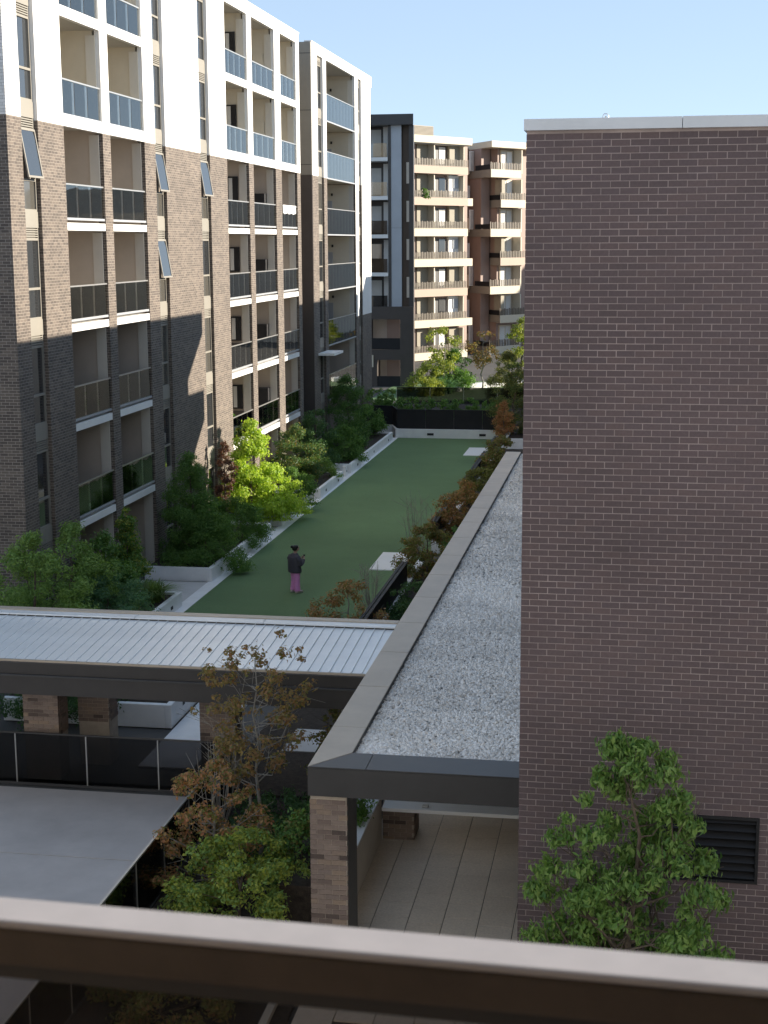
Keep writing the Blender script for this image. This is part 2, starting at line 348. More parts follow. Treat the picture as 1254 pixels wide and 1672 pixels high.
# ================================================================== LEFT APARTMENT BUILDINGS
XL = -17.2; FL = 3.1
LEV = [0.0, 3.1, 6.2, 9.3, 12.4, 15.5, 18.6]
def slot_window(root, y0, y1, z0, opened=False, blind=None):
    """one storey of a window strip: frame > panes, louvre, spandrel"""
    xf = XL-0.15; yc0, yc1 = y0+0.02, y1-0.02
    fr = MB(); t = 0.06
    fr.box(xf-0.05, xf+0.03, yc0, yc0+t, z0+0.34, z0+2.98); fr.box(xf-0.05, xf+0.03, yc1-t, yc1, z0+0.34, z0+2.98)
    for zz in (0.34, 1.20, 2.62): fr.box(xf-0.05, xf+0.032, yc0+t, yc1-t, z0+zz, z0+zz+0.07)
    fo = fr.build('window', 'greige', root)
    hv = int(y0*7+z0*3) % 5
    box('pane', 'pane_grey' if hv in (1, 2) and z0 < 15 else 'pane', (xf-0.03, xf-0.015, yc0+t, yc1-t, z0+0.41, z0+1.20), fo)
    if opened:
        off = tuple(root.location); W = yc1-yc0-2*t+0.04; Hs = 1.40
        sm = MB()
        for b in ((0, 0.04, -W/2, -W/2+0.06, -Hs, 0), (0, 0.04, W/2-0.06, W/2, -Hs, 0), (0, 0.04, -W/2+0.06, W/2-0.06, -0.06, 0), (0, 0.04, -W/2+0.06, W/2-0.06, -Hs, -Hs+0.06)): sm.box(*b)
        loc = (xf+0.035-off[0], (yc0+yc1)/2-off[1], z0+2.66-off[2]); rot = (0, rad(-9), 0)
        link('sash', sm.mesh('sash', 'greige'), fo, loc, rot)
        link('pane', MB().box(0.012, 0.024, -W/2+0.06, W/2-0.06, -Hs+0.06, -0.06).mesh('pane', 'pane'), fo, loc, rot)
    else:
        box('pane', 'pane_grey' if hv in (0, 2) and z0 < 15 else 'pane', (xf-0.03, xf-0.015, yc0+t, yc1-t, z0+1.27, z0+2.62), fo)
    lv = MB()
    for k in range(4): lv.box(xf-0.03, xf+0.035, yc0+t, yc1-t, z0+2.72+k*0.065, z0+2.755+k*0.065)
    lv.box(xf-0.05, xf-0.04, yc0+t, yc1-t, z0+2.69, z0+2.98)
    lv.build('louvre', 'greige', fo)
    box('spandrel', 'greige', (xf-0.05, xf+0.045, yc0, yc1, z0-0.12, z0+0.34), fo)
    return fo
def glass_rail(root, par, y0, y1, zb, n, xg=XL-0.06, ht=1.02, mat='glass_grey'):
    L = (y1-y0)/n
    for k in range(n):
        box('glass_panel', mat, (xg-0.006, xg+0.006, y0+k*L+0.018, y0+(k+1)*L-0.018, zb, zb+ht-0.03), par)
    box('handrail', 'steel', (xg-0.025, xg+0.025, y0, y1, zb+ht-0.03, zb+ht+0.015), par)
    box('base_channel', 'greymetal', (xg-0.03, xg+0.03, y0, y1, zb-0.07, zb+0.004), par)

def block(label, Y0, Y1, bays, slots, opens, tall, white_from):
    r = thing('apartment_building', label, 'building', (XL, Y0, 0))
    A = sorted({Y0, Y1} | {v for b in bays+slots for v in b[:2]})
    inb = lambda y, L: any(a < y < b for a, b in [q[:2] for q in L])
    # brick zone
    Zs = [-0.3, white_from]
    for a, b in zip(A[:-1], A[1:]):
        if not (inb((a+b)/2, bays) or inb((a+b)/2, slots)):
            grid_wall([a, b], Zs, lambda y, z: True, XL, 0.20).build('brick_pier', 'brick', r)
    Zs = sorted({white_from, 15.68, 18.53, 18.85, 21.70, 22.2})
    def sw(y, z):
        if inb(y, slots): return z > 21.7
        if inb(y, bays): return z > 21.7 if tall else not (15.68 < z < 18.53 or 18.85 < z < 21.70)
        return True
    grid_wall(A, Zs, sw, XL+0.004, 0.17).build('white_wall', 'white', r)
    # solid cores between bays, their flanks are the balcony side walls
    edges = [Y0+0.02] + [v for b in bays for v in b[:2]] + [Y1-0.02]
    for i in range(0, len(edges), 2):
        a, b = edges[i], edges[i+1]
        box('side_wall', 'taupe', (XL-9, XL-0.24, a, b, -0.3, 15.45), r)
        box('side_wall', 'cream', (XL-9, XL-0.24, a, b, 15.452, 21.9), r)
    box('back_wall', 'taupe', (XL-9, XL-2.6, Y0+0.3, Y1-0.3, -0.3, 15.4), r)
    box('back_wall', 'cream', (XL-9, XL-2.6, Y0+0.3, Y1-0.3, 15.4, 21.9), r)
    box('roof', 'greymetal', (XL-9.4, XL-0.05, Y0+0.05, Y1-0.05, 21.92, 22.12), r)
    for (a, b, n) in bays:
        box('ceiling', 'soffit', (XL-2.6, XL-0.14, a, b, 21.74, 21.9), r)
        for z0 in LEV:
            up = z0 > 15
            if z0 > 0 and tall:
                sb = box('balcony', 'cream', (XL-2.6, XL-0.14, a, b, z0-0.14, z0+0.04), r)
                glass_rail(r, sb, a+0.01, b-0.01, z0-0.10, n, XL-0.05, 1.42, 'glass_mirror')
            elif z0 > 0:
                bx = (XL-2.6, XL-0.02, a, b, z0-0.17, z0+0.06) if not up else (XL-2.6, XL-0.13, a, b, z0-0.028, z0+0.17)
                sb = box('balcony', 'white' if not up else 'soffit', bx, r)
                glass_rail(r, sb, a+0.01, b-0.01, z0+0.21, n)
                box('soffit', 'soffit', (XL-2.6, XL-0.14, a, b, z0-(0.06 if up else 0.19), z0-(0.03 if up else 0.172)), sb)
            if z0 > 0 or True:
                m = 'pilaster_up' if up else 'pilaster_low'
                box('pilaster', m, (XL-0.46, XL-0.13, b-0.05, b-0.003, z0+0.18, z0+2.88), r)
                d = box('sliding_door', 'pane', (XL-2.62, XL-2.57, a+0.4, b-0.4, z0+0.1, z0+2.4), r)
    for k, (a, b) in enumerate(slots):
        for i, z0 in enumerate(LEV):
            slot_window(r, a, b, z0, (k, i) in opens, 1)
        box('slot_head', 'greige', (XL-0.30, XL-0.13, a, b, 21.46, 21.72), r)
    return r
B1BAYS = [(43.99, 47.37, 3), (48.09, 51.58, 3), (62.37, 66.0, 4), (66.82, 71.05, 4), (72.25, 75.62, 4)]
B1SLOTS = [(40.80, 42.0), (52.76, 53.96), (58.42, 59.77)]
b1 = block('long brown brick apartment block with white upper storeys at the left, nearest the camera', 39.96, 76.37, B1BAYS, B1SLOTS,
           {(0, 4), (1, 4), (2, 4), (1, 3)}, None, 15.33)
box('end_wall', 'brick', (XL-9.3, XL-0.002, 39.80, 39.958, -0.3, 15.33), b1)
box('end_wall', 'white_brick', (XL-9.3, XL-0.002, 39.80, 39.958, 15.332, 22.2), b1)
box('parapet_cap', 'white', (XL-0.36, XL+0.03, 39.78, 76.40, 22.202, 22.26), b1)
# side windows, doors and cupboards on the balcony flanks
for z0 in LEV[1:]:
    f = box('side_window', 'black', (XL-0.98, XL-0.52, 65.90, 65.994, z0+1.25, z0+2.35), b1)
    box('pane', 'blind', (XL-0.93, XL-0.76, 65.88, 65.899, z0+1.32, z0+2.28), f)  # bright part of the window, its light put into the pale colour
    if z0 < 15:
        box('cupboard', 'black', (XL-1.2, XL-0.48, 70.6, 71.045, z0+0.06, z0+1.75), b1)
        box('low_screen', 'darkbrown', (XL-1.2, XL-0.48, 65.85, 65.99, z0+0.06, z0+1.15), b1)
    else:
        box('door', 'cream', (XL-1.0, XL-0.52, 70.96, 71.045, z0+0.1, z0+2.0), b1)

B2BAYS = [(83.1, 91.62, 9)]
B2SLOTS = [(80.75, 82.26), (92.68, 93.75)]
b2 = block('shorter apartment block beyond the recess with wide cream balconies', 79.3, 97.0, B2BAYS, B2SLOTS, set(), True, 15.36)
# cream balcony interior and white end bay come further down on this block
for z0 in LEV[2:]:
    box('side_wall_lining', 'cream', (XL-2.58, XL-0.41, 91.54, 91.618, max(z0-0.1, 6.5), z0+2.9), b2)
    box('door', 'greymetal', (XL-1.9, XL-1.45, 91.46, 91.538, z0+0.15, z0+1.95), b2)
    box('wall_lamp', 'black', (XL-1.5, XL-1.4, 91.44, 91.538, z0+2.25, z0+2.4), b2)
box('white_cladding', 'white', (XL-0.3, XL+0.008, 93.78, 97.0, 7.3, 15.36), b2)
box('white_cladding', 'white', (XL-0.3, XL+0.008, 91.64, 92.66, 7.3, 15.36), b2)
box('return_wall', 'darkbrown', (XL-9, XL-0.012, 79.2, 79.298, -0.3, 15.38), b2)
box('return_wall', 'greige', (XL-9, XL-0.012, 79.2, 79.298, 15.385, 22.18), b2)
for zz in (15.9, 18.7, 21.6): box('panel_joint', 'charcoal', (XL-9, XL-0.02, 79.193, 79.2, zz, zz+0.03), b2)
box('link_wall', 'darkbrown', (XL-3, XL-2.2, 76.4, 79.19, -0.3, 21.4), b2)
box('parapet_cap', 'white', (XL-0.36, XL+0.03, 79.26, 97.35, 22.202, 22.26), b2)
box('roof_overhang', 'white', (XL-0.3, XL+0.02, 97.002, 97.35, 21.6, 22.2), b2)
box('porch_canopy', 'white', (XL, XL+0.9, 80.2, 82.7, 5.72, 5.85), b2)
tw = MB()
for i in range(9):
    y0 = 72.45 + i*0.30
    tw.poly([(XL-0.02+0.015*(i % 2), y0, 13.66), (XL-0.02+0.015*((i+1) % 2), y0+0.30, 13.66), (XL-0.015+0.02*((i+1) % 2), y0+0.30, 13.22+0.03*(i % 3)), (XL-0.015+0.02*(i % 2), y0, 13.22+0.03*((i+2) % 3))])
to = tw.build('towel', 'white'); tag(to, 'white towels hung over the balcony glass of the fifth storey', 'laundry')
to.modifiers.new('thick', 'SOLIDIFY').thickness = 0.012

# ------------------------------------------------------------------ dark apartment block beyond (faces the camera)
Yd = 123.0
b3 = thing('apartment_building', 'dark apartment block with pale vertical metal panel at the end of the courtyard', 'building', (-22.0, Yd, 0))
MB().prism([(-34, Yd+2.0), (-18.9, Yd+2.0), (-21.2, Yd+14), (-34, Yd+14)], -2, 21.2).build('core', 'darkbrown', b3)
MB().prism([(-34, Yd-0.5), (-18.2, Yd-0.5), (-20.9, Yd+14.2), (-34, Yd+14.2)], 21.21, 22.05).build('roof_fascia', 'charcoal', b3)
box('edge_column', 'charcoal', (-18.63, -18.27, Yd, Yd+0.5, 6.4, 21.2), b3)
box('metal_panel', 'bluegrey', (-20.12, -19.27, Yd, Yd+0.25, 13.02, 21.2), b3)
box('metal_panel', 'bluegrey', (-20.12, -19.27, Yd, Yd+0.25, 6.5, 13.0), b3)
box('mullion_column', 'charcoal', (-20.36, -20.13, Yd-0.06, Yd+2, 6.4, 21.2), b3)
box('slot_wall', 'darkbrown', (-19.26, -18.64, Yd+0.9, Yd+1.98, 6.4, 21.2), b3)
for k, z in enumerate((9.5, 12.6, 15.7, 18.8)):
    wn = box('window', 'blind', (-18.98, -18.72, Yd+0.84, Yd+0.9, z-2.2, z-0.5), b3)
    s = box('balcony', 'white', (-34, -20.38, Yd-0.1, Yd+2, z-0.42, z-0.12), b3)
for k, z in enumerate((6.5, 9.5, 12.6, 15.7, 18.8)):
    d = box('door', 'charcoal', (-22.6, -21.1, Yd+1.9, Yd+1.99, z-0.1, z+2.3), b3)
    box('pane', 'blind' if k != 1 else 'pane', (-22.45, -21.25, Yd+1.87, Yd+1.90, z+0.05, z+2.2), d)
    box('white_column', 'white', (-21.02, -20.55, Yd+1.6, Yd+1.98, z-0.1, z+2.55), b3)
    g = box('balustrade', 'glass_grey' if k > 2 else 'glass_dark', (-23.5, -20.45, Yd-0.05, Yd-0.03, z-0.1, z+1.0), b3)
# lower framed part
LB = grid_wall([-24, -23.2, -21.9, -21.3, -19.36, -18.22], [-2, -0.9, -0.1, 2.2, 3.05, 5.55, 6.6],
    lambda a, z: not ((-21.9 < a < -19.36 and 3.05 < z < 5.55) or (-21.3 < a < -19.36 and (-0.1 < z < 2.2 or z < -0.9 and False))), Yd-0.4, 0.6, 'y')
LB.build('podium_frame', 'darkbrown', b3)
for (xa, z, zt) in ((-21.9, 3.05, 5.55), (-21.3, -0.1, 2.2)):
    box('room_wall', 'taupe', (xa, -19.36, Yd+1.2, Yd+1.3, z, zt), b3)
    box('curtain', 'terracotta', (-20.7, -19.6, Yd+1.1, Yd+1.19, z, zt), b3)
    box('balustrade', 'black', (xa, -19.37, Yd-0.35, Yd-0.32, z+0.02, z+0.95), b3)
box('wall_light', 'cream', (-21.75, -21.6, Yd-0.55, Yd-0.41, 1.6, 2.6), b3)

# ------------------------------------------------------------------ far balconied buildings, local frame: +x along the front, -y towards the court
ROT = rad(55)
LV4 = [0.8, 4.08, 7.18, 10.17, 13.2, 16.25, 19.35]
def bars(root, par, p0, p1, z, n, mat='bronze'):
    p0, p1 = Vector(p0), Vector(p1); d = (p1-p0)/n; u = (p1-p0).normalized()
    for k in range(n+1):
        q = p0 + d*k
        MB().prism([(q.x-0.055, q.y-0.03), (q.x+0.055, q.y-0.03), (q.x+0.055, q.y+0.03), (q.x-0.055, q.y+0.03)], z, z+0.70+0.06*((k*7) % 3 == 0)).build('baluster', mat, par, False)
    return par
b4 = thing('apartment_building', 'far apartment block with long cream balcony bands, beside the dark block', 'building', (-22.11, 148.79, 0), ROT)
L4 = 8.05
box('core', 'terracotta', (-14, 9.3, 1.1, 14, -3, 21.9), b4, False)
box('roof_fascia', 'bandcream', (-14, 8.5, -0.25, 14, 21.55, 22.25), b4, False)
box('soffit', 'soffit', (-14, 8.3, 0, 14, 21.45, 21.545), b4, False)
pent = box('plant_room', 'olive', (-6, 5.05, 2.0, 9, 22.26, 23.4), b4, False)
for k in range(9): box('slat', 'bronze', (-6, 5.08, 1.94, 1.995, 22.32+k*0.12, 22.38+k*0.12), pent, False)
for i, z in enumerate(LV4):
    long_ = i % 2 == 1
    xe = 8.0 if not long_ else 8.0
    bm_ = 'bandpink' if i in (2, 5, 6) else 'bandcream'
    band = box('balcony', bm_, (-14, xe, -0.15, 0.0, z-0.76, z), b4, False)
    box('slab', 'soffit', (-14, xe-0.002, 0.002, 1.1, z-0.72, z-0.30), band, False)
    if long_: box('band_end', 'bandcream', (8.002, 8.75, -0.15, 0.6, z-0.76, z), band, False)
    bars(b4, band, (-1.6, -0.05), (7.85, -0.05), z-0.02, 40)
    box('bottom_rail', 'bronze', (-1.6, 7.9, -0.075, -0.025, z+0.03, z+0.07), band, False)
    zf = z-0.3
    zt = zf+2.58
    # partition fin with its olive face, doors, panels
    box('partition', 'cream', (3.18, 3.30, 0.15, 1.08, zf, zt), b4, False)
    box('partition', 'cream', (7.62, 7.72, 0.15, 1.08, zf, zt), b4, False)
    box('panel', 'olive', (1.55, 3.17, 0.98, 1.095, zf, zt), b4, False)
    d = box('door', 'charcoal', (-0.6, 1.1, 1.0, 1.095, zf, zf+2.3), b4, False)
    box('pane', 'blind' if i % 2 else 'pane', (-0.5, 0.55, 0.96, 1.0, zf+0.08, zf+2.2), d, False)
    d = box('door', 'charcoal', (3.5, 5.9, 1.0, 1.095, zf, zf+2.35), b4, False)
    box('pane', 'blind', (3.55, 4.25, 0.95, 1.0, zf+0.08, zf+2.25), d, False)
    box('pane', 'pane' if i % 2 else 'blind', (4.8, 5.7, 0.95, 1.0, zf+0.08, zf+2.25), d, False)
    if i % 2 == 0:
        box('panel', 'olive', (6.1, 7.6, 0.7, 1.095, zf, zt), b4, False)
    else:
        sc = box('screen', 'white', (6.1, 7.6, 0.8, 1.095, zf, zt), b4, False)
        box('window', 'bluegrey', (6.75, 7.5, 0.72, 0.798, zf+1.3, zf+2.3), sc, False)
b5 = thing('apartment_building', 'far terracotta block with staggered cream balconies beside the right brick wall', 'building', (-15.43, 159.19, 0), ROT)
dx, dy = 0.43, 0.91
box('core', 'terracotta', (2.8, 14, 1.5, 14, -3, 21.9), b5, False)
MB().prism([(2.6, 4.0), (2.6, 2.4), (1.2, 2.4), (2.9, 6.0), (4, 6.0)][::-1], -3, 21.7).build('core_corner', 'terracotta', b5, False)
box('core_wall', 'terracotta', (-1.0, 2.9, 5.4, 12, -3, 21.8), b5, False)
MB().prism([(0.1, 0), (9.5, 0), (9.5, 9), (3.2, 9), (2.55, 5.4)], 21.6, 22.25).build('roof_fascia', 'bandcream', b5, False)
for i, z in enumerate(LV4):
    o_ = 0 if i % 2 == 0 else 1
    x0 = 0.0 if o_ == 0 else 1.65; x1 = 4.95 if o_ == 0 else 6.5
    yb = 5.0
    plan = [(x0, 0), (x1, 0), (x1, 2.6), (x0+dx*5.0, 2.6), (x0+dx*6.2+0.2, 5.6), (x0+dx*6.2-0.3, 5.6)]
    mt = 'bandpink' if i == 3 else 'bandcream'
    band = MB().prism([(x0, 0), (x1, 0), (x1, 0.15), (x0+0.1, 0.15)], z-0.82, z).build('balcony', mt, b5, False)
    MB().prism([(x0, 0.004), (x0+0.12, 0.06), (x0+dx*6.2, 5.55), (x0+dx*6.2-0.12, 5.55)], z-0.80, z-0.01).build('band_side_shade', 'greige', band, False)  # side of the cream band, its shade put into the greige colour
    MB().prism([(x0+0.12, 0.16), (x1, 0.16), (x1, 2.6), (x0+dx*6.2, 5.4)], z-0.76, z-0.34).build('slab', 'soffit', band, False)
    bars(b5, band, (x0+0.05, 0.07), (x1-0.05, 0.07), z-0.02, 18)
    MB().prism([(x0, 0.05), (x0+0.1, 0.07), (x0+dx*4, 3.6), (x0+dx*4-0.1, 3.6)], z, z+0.5).build('side_panel', 'black', band, False)
    zf = z-0.33
    if i < len(LV4):
        # doors on the sunlit back wall
        d = box('door', 'bandcream', (3.15, 5.2, 1.40, 1.498, zf, zf+2.45), b5, False)
        box('pane', 'blind', (3.25, 4.05, 1.36, 1.40, zf+0.1, zf+2.3), d, False)
        box('pane', 'white' if i > 4 else 'blind', (4.2, 5.0, 1.36, 1.40, zf+0.1, zf+2.3), d, False)
        box('fin', 'cream', (5.35, 5.5, 0.3, 1.49, zf, zf+2.5), b5, False)
        if o_ == 0:
            w_ = box('window', 'white', (1.3, 1.95, 4.1, 4.2, zf+0.3, zf+2.4), b5, False)
            box('pane', 'blind', (1.4, 1.86, 4.05, 4.1, zf+0.4, zf+2.3), w_, False)
            box('panel', 'bandpink', (2.0, 2.75, 3.5, 3.6, zf, zf+1.4), b5, False)
            box('edge_fin', 'cream', (-0.9+dx*6.2, -0.75+dx*6.2, 4.6, 5.2, zf, zf+1.5), b5, False)
        else:
            box('screen', 'olive', (2.35, 2.9, 0.5, 1.45, zf, zf+2.4), b5, False)
            sc = box('slat_screen', 'greymetal', (1.2, 1.9, 4.6, 4.65, zf, zf+1.9), b5, False)
            for k in range(6): box('slat', 'white', (1.2+k*0.12, 1.24+k*0.12, 4.55, 4.6, zf, zf+1.9), sc, False)

# ================================================================== RIGHT BRICK BUILDING
XR, YR = -1.45, 19.6
rb = thing('brick_building', 'dark brown brick building with grey metal coping filling the right side', 'building', (XR, YR, 0))
MBK = grid_wall([XR+0.004, 0.53, 1.80, 5.2], [-0.05, 3.186, 4.132, 13.2], lambda a, z: not (0.53 < a < 1.80 and 3.186 < z < 4.132), YR+0.003, 0.3, 'y')
MBK.build('wall_backing', 'mortar', rb)
bk = MB().box(-0.115, 0.115, 0.0, 0.09, -0.038, 0.038).mesh('brick', 'dkbrick', (0, 0, 0))
hk = MB().box(-0.055, 0.055, 0.0, 0.09, -0.038, 0.038).mesh('brick', 'dkbrick', (0, 0, 0))
random.seed(11)
LX0, LX1, LZ0, LZ1 = 0.53, 1.80, 3.186, 4.132
cells = []; cuts = []
for c in range(153):
    z = 0.047 + c*0.086
    if c % 2 == 0: xs = [(XR+0.115+0.24*k, 0) for k in range(27)]
    else: xs = [(XR+0.055, 1)] + [(XR+0.115+0.12+0.24*k, 0) for k in range(27)]
    for x, half in xs:
        hx = 0.055 if half else 0.115
        if x+hx > LX0 and x-hx < LX1 and z+0.036 > LZ0 and z-0.036 < LZ1:
            for a, b in ((x-hx, LX0-0.004), (LX1+0.004, x+hx)):
                if b-a > 0.03: cuts.append(((a+b)/2, z, (b-a)/2))
            continue
        cells.append((x, z, half))
def score(c):
    x, z, half = c
    vis = -1.5 < x < 1.45 and 5.7 < z < 13.2 and not half
    return (0 if vis else 1, x*x*0.2 + (YR)**2*0 + (z-9.6)**2)
cells.sort(key=score)
V = []; F = []
bx8 = np.array([(-1,-1,-1),(1,-1,-1),(1,1,-1),(-1,1,-1),(-1,-1,1),(1,-1,1),(1,1,1),(-1,1,1)], float)
bf = np.array([(0,3,2,1),(4,5,6,7),(0,1,5,4),(1,2,6,5),(2,3,7,6),(3,0,4,7)])
for i, (x, z, half) in enumerate(cells):
    jy = random.uniform(-0.003, 0.0015); jx = random.uniform(-0.002, 0.002); jz = random.uniform(-0.0015, 0.0015)
    if i < 300:
        link('brick', bk, rb, (x+jx-XR, jy, z+jz))
    else:
        hx = 0.055 if half else 0.115
        k = len(V)*8
        V.append(bx8*np.array([hx, 0.045, 0.038]) + np.array([x+jx-XR, 0.045+jy, z+jz])); F.append(bf+k)
for x, z, hx in cuts:
    k = len(V)*8; V.append(bx8*np.array([hx, 0.045, 0.038]) + np.array([x-XR, 0.045, z])); F.append(bf+k)
o = link('brickwork', npmesh('brickwork', np.concatenate(V), np.concatenate(F), 'dkbrick'), rb); o['kind'] = 'stuff'
# coping and side
box('coping', 'coping', (XR-0.03, 0.498, YR-0.06, YR+0.5, 13.20, 13.34), rb)
box('coping', 'coping', (0.506, 5.3, YR-0.06, YR+0.5, 13.20, 13.342), rb)
box('side_wall', 'brick', (XR, XR+0.3, YR+0.42, 60.9, -0.3, 13.2), rb)
box('wing', 'brick', (XR+0.32, 5.6, YR+0.42, 60.9, -0.3, 13.19), rb)
box('side_coping', 'coping', (XR-0.04, XR+0.36, YR+0.52, 63.4, 13.21, 13.34), rb)
for z in (0.0, 3.1, 6.2, 9.3):
    if z: box('terrace_slab', 'white', (XR, 5.6, 60.95, 63.4, z-0.25, z+0.95), rb)
box('terrace_roof', 'white', (XR, 5.6, 60.95, 63.4, 12.5, 13.2), rb)
box('terrace_end', 'brick', (4.5, 5.6, 60.95, 63.3, -0.3, 12.49), rb)
box('shadow_block', 'beige', (XR-0.1, 6, 80.8, 97.5, -0.3, 12.9), rb)  # unseen blocks beyond this building, added to cast the facade shadows
box('shadow_block', 'beige', (XR-0.1, 6, 97.51, 100.2, -0.3, 11.5), rb)
box('shadow_block', 'beige', (XR-0.1, 6, 100.22, 106.0, -0.3, 13.9), rb)
box('reflection_block', 'beige', (10, 26, 100, 118, -0.3, 14.2), rb)  # unseen far blocks, added to show in the balcony glass reflections
box('reflection_block', 'beige', (4, 40, 178, 215, -0.3, 18.5), rb)
box('lawn_shade_block', 'beige', (13, 24, 20, 104, -0.3, 9.0), rb)  # unseen low block behind, added to keep the lawn in shade
# louvre grille
lv = box('louvre_box', 'black', (LX0+0.002, LX1-0.002, YR+0.12, YR+0.2, LZ0+0.002, LZ1-0.002), rb)
lf = MB(); lf.box(LX0, LX0+0.04, YR-0.02, YR+0.1, LZ0, LZ1); lf.box(LX1-0.04, LX1, YR-0.02, YR+0.1, LZ0, LZ1)
lf.box(LX0+0.04, LX1-0.04, YR-0.02, YR+0.1, LZ1-0.04, LZ1); lf.box(LX0+0.04, LX1-0.04, YR-0.02, YR+0.1, LZ0, LZ0+0.04)
lf.build('louvre_frame', 'black', lv)
for k in range(8):
    z = LZ0+0.07+k*0.112
    MB().poly([(LX0+0.04, YR-0.012, z), (LX1-0.04, YR-0.012, z), (LX1-0.04, YR+0.08, z+0.075), (LX0+0.04, YR+0.08, z+0.075)]).build('louvre_blade', 'black', lv).modifiers.new('t', 'SOLIDIFY').thickness = 0.012
# small vent on the coping
vt = thing('roof_vent', 'tiny hooped vent standing on the coping of the right wall', 'vent', (-0.46, 19.9, 13.34))
vm = MB(); vm.tube([(-0.035, 0, 0), (-0.035, 0, 0.05), (-0.02, 0, 0.075), (0.02, 0, 0.075), (0.035, 0, 0.05), (0.035, 0, 0)], [0.006]*6, 6)
vm.build('hoop', 'steel', vt, False)
MB().tube([(0, 0, 0), (0, 0, 0.05)], [0.012, 0.012], 8).build('stem', 'steel', vt, False)

# ================================================================== PEBBLED FLAT ROOF
pr = thing('pebble_roof', 'flat canopy roof covered in white pebbles with tan metal capping', 'roof', (-5.06, 22.34, 0))
X0, Yf, Ye = -5.06, 22.34, 59.4
box('front_fascia', 'charcoal', (X0, XR+0.4, Yf, Yf+0.06, 3.01, 3.482), pr)
box('side_fascia', 'tan', (X0, X0+0.06, Yf+0.062, Ye, 3.01, 3.482), pr)
box('soffit', 'soffit', (X0+0.062, 2.0, Yf+0.065, Ye, 3.0, 3.06), pr)
box('deck', 'gravelbase', (X0+0.5, 3.0, Yf+0.6, Ye, 3.07, 3.36), pr)
# capping sheets with joints
ys = [Yf+0.76]
while ys[-1] < Ye: ys.append(min(ys[-1]+2.42, Ye+0.01))
c0 = MB().prism([(X0, Yf+0.01), (X0+0.59, Yf+0.765), (X0+0.59, ys[0]+1.3), (X0, ys[0]+1.3)], 3.484, 3.505); bevel(c0.build('capping', 'tan', pr), 0.006)
yy = [ys[0]+1.31]
while yy[-1] < Ye-0.1: yy.append(min(yy[-1]+2.44, Ye))
for a, b in zip(yy[:-1], yy[1:]):
    bevel(box('capping', 'tan', (X0, X0+0.59, a, b-0.02, 3.484, 3.505), pr), 0.006)
box('inner_upstand', 'charcoal', (X0+0.50, X0+0.585, Yf+0.7, Ye, 3.362, 3.482), pr)
bevel(MB().prism([(X0+0.012, Yf), (X0+0.95, Yf), (X0+0.95, Yf+0.75), (X0+0.60, Yf+0.75)], 3.484, 3.506).build('front_capping', 'charcoal', pr), 0.006)
bevel(box('front_capping', 'charcoal', (X0+0.955, XR+0.4, Yf, Yf+0.75, 3.484, 3.506), pr), 0.006)
# pebbles
rng = np.random.default_rng(3)
def stones(n, x0, x1, y0, y1, keep, zb, smin, smax):
    x = rng.uniform(x0, x1, n); y = rng.uniform(y0, y1, n); k = keep(x, y); x, y = x[k], y[k]; n = len(x)
    base = np.array([(1,0,0),(-1,0,0),(0,1,0),(0,-1,0),(0,0,1),(0,0,-1),(.62,.62,.5),(-.62,-.62,.5)], float)[:6]
    t = np.array([(0,2,4),(2,1,4),(1,3,4),(3,0,4),(2,0,5),(1,2,5),(3,1,5),(0,3,5)])
    s = rng.uniform(smin, smax, n)
    sc = np.stack([s*rng.uniform(.9, 1.35, n), s*rng.uniform(.65, 1.0, n), s*rng.uniform(.5, .8, n)], 1)
    v = base[None]*sc[:, None, :]*(1+rng.uniform(-.25, .25, (n, 6, 3)))
    a = rng.uniform(0, 2*np.pi, n); b = rng.normal(0, .5, n)
    ca, sa, cb, sb = np.cos(a), np.sin(a), np.cos(b), np.sin(b)
    X, Y, Z = v[..., 0], v[..., 1], v[..., 2]
    X, Z = X*cb[:, None]+Z*sb[:, None], -X*sb[:, None]+Z*cb[:, None]
    X, Y = X*ca[:, None]-Y*sa[:, None], X*sa[:, None]+Y*ca[:, None]
    W = np.stack([X+x[:, None], Y+y[:, None], Z+zb+rng.uniform(0, .035, n)[:, None]], -1)
    return W.reshape(-1, 3), (t[None]+6*np.arange(n)[:, None, None]).reshape(-1, 3)
kv = lambda x, y: x < -0.055*y + 0.35
V1, F1 = stones(36000, X0+0.60, -1.0, Yf+0.78, 36, kv, 3.37, 0.029, 0.053)
V2, F2 = stones(30000, X0+0.60, -1.0, 36, Ye, kv, 3.37, 0.032, 0.058)
off = np.array([X0, Yf, 0])
o = link('pebbles', npmesh('pebbles', np.concatenate([V1, V2])-off, np.concatenate([F1, F2+len(V1)]), 'gravel'), pr); o['kind'] = 'stuff'

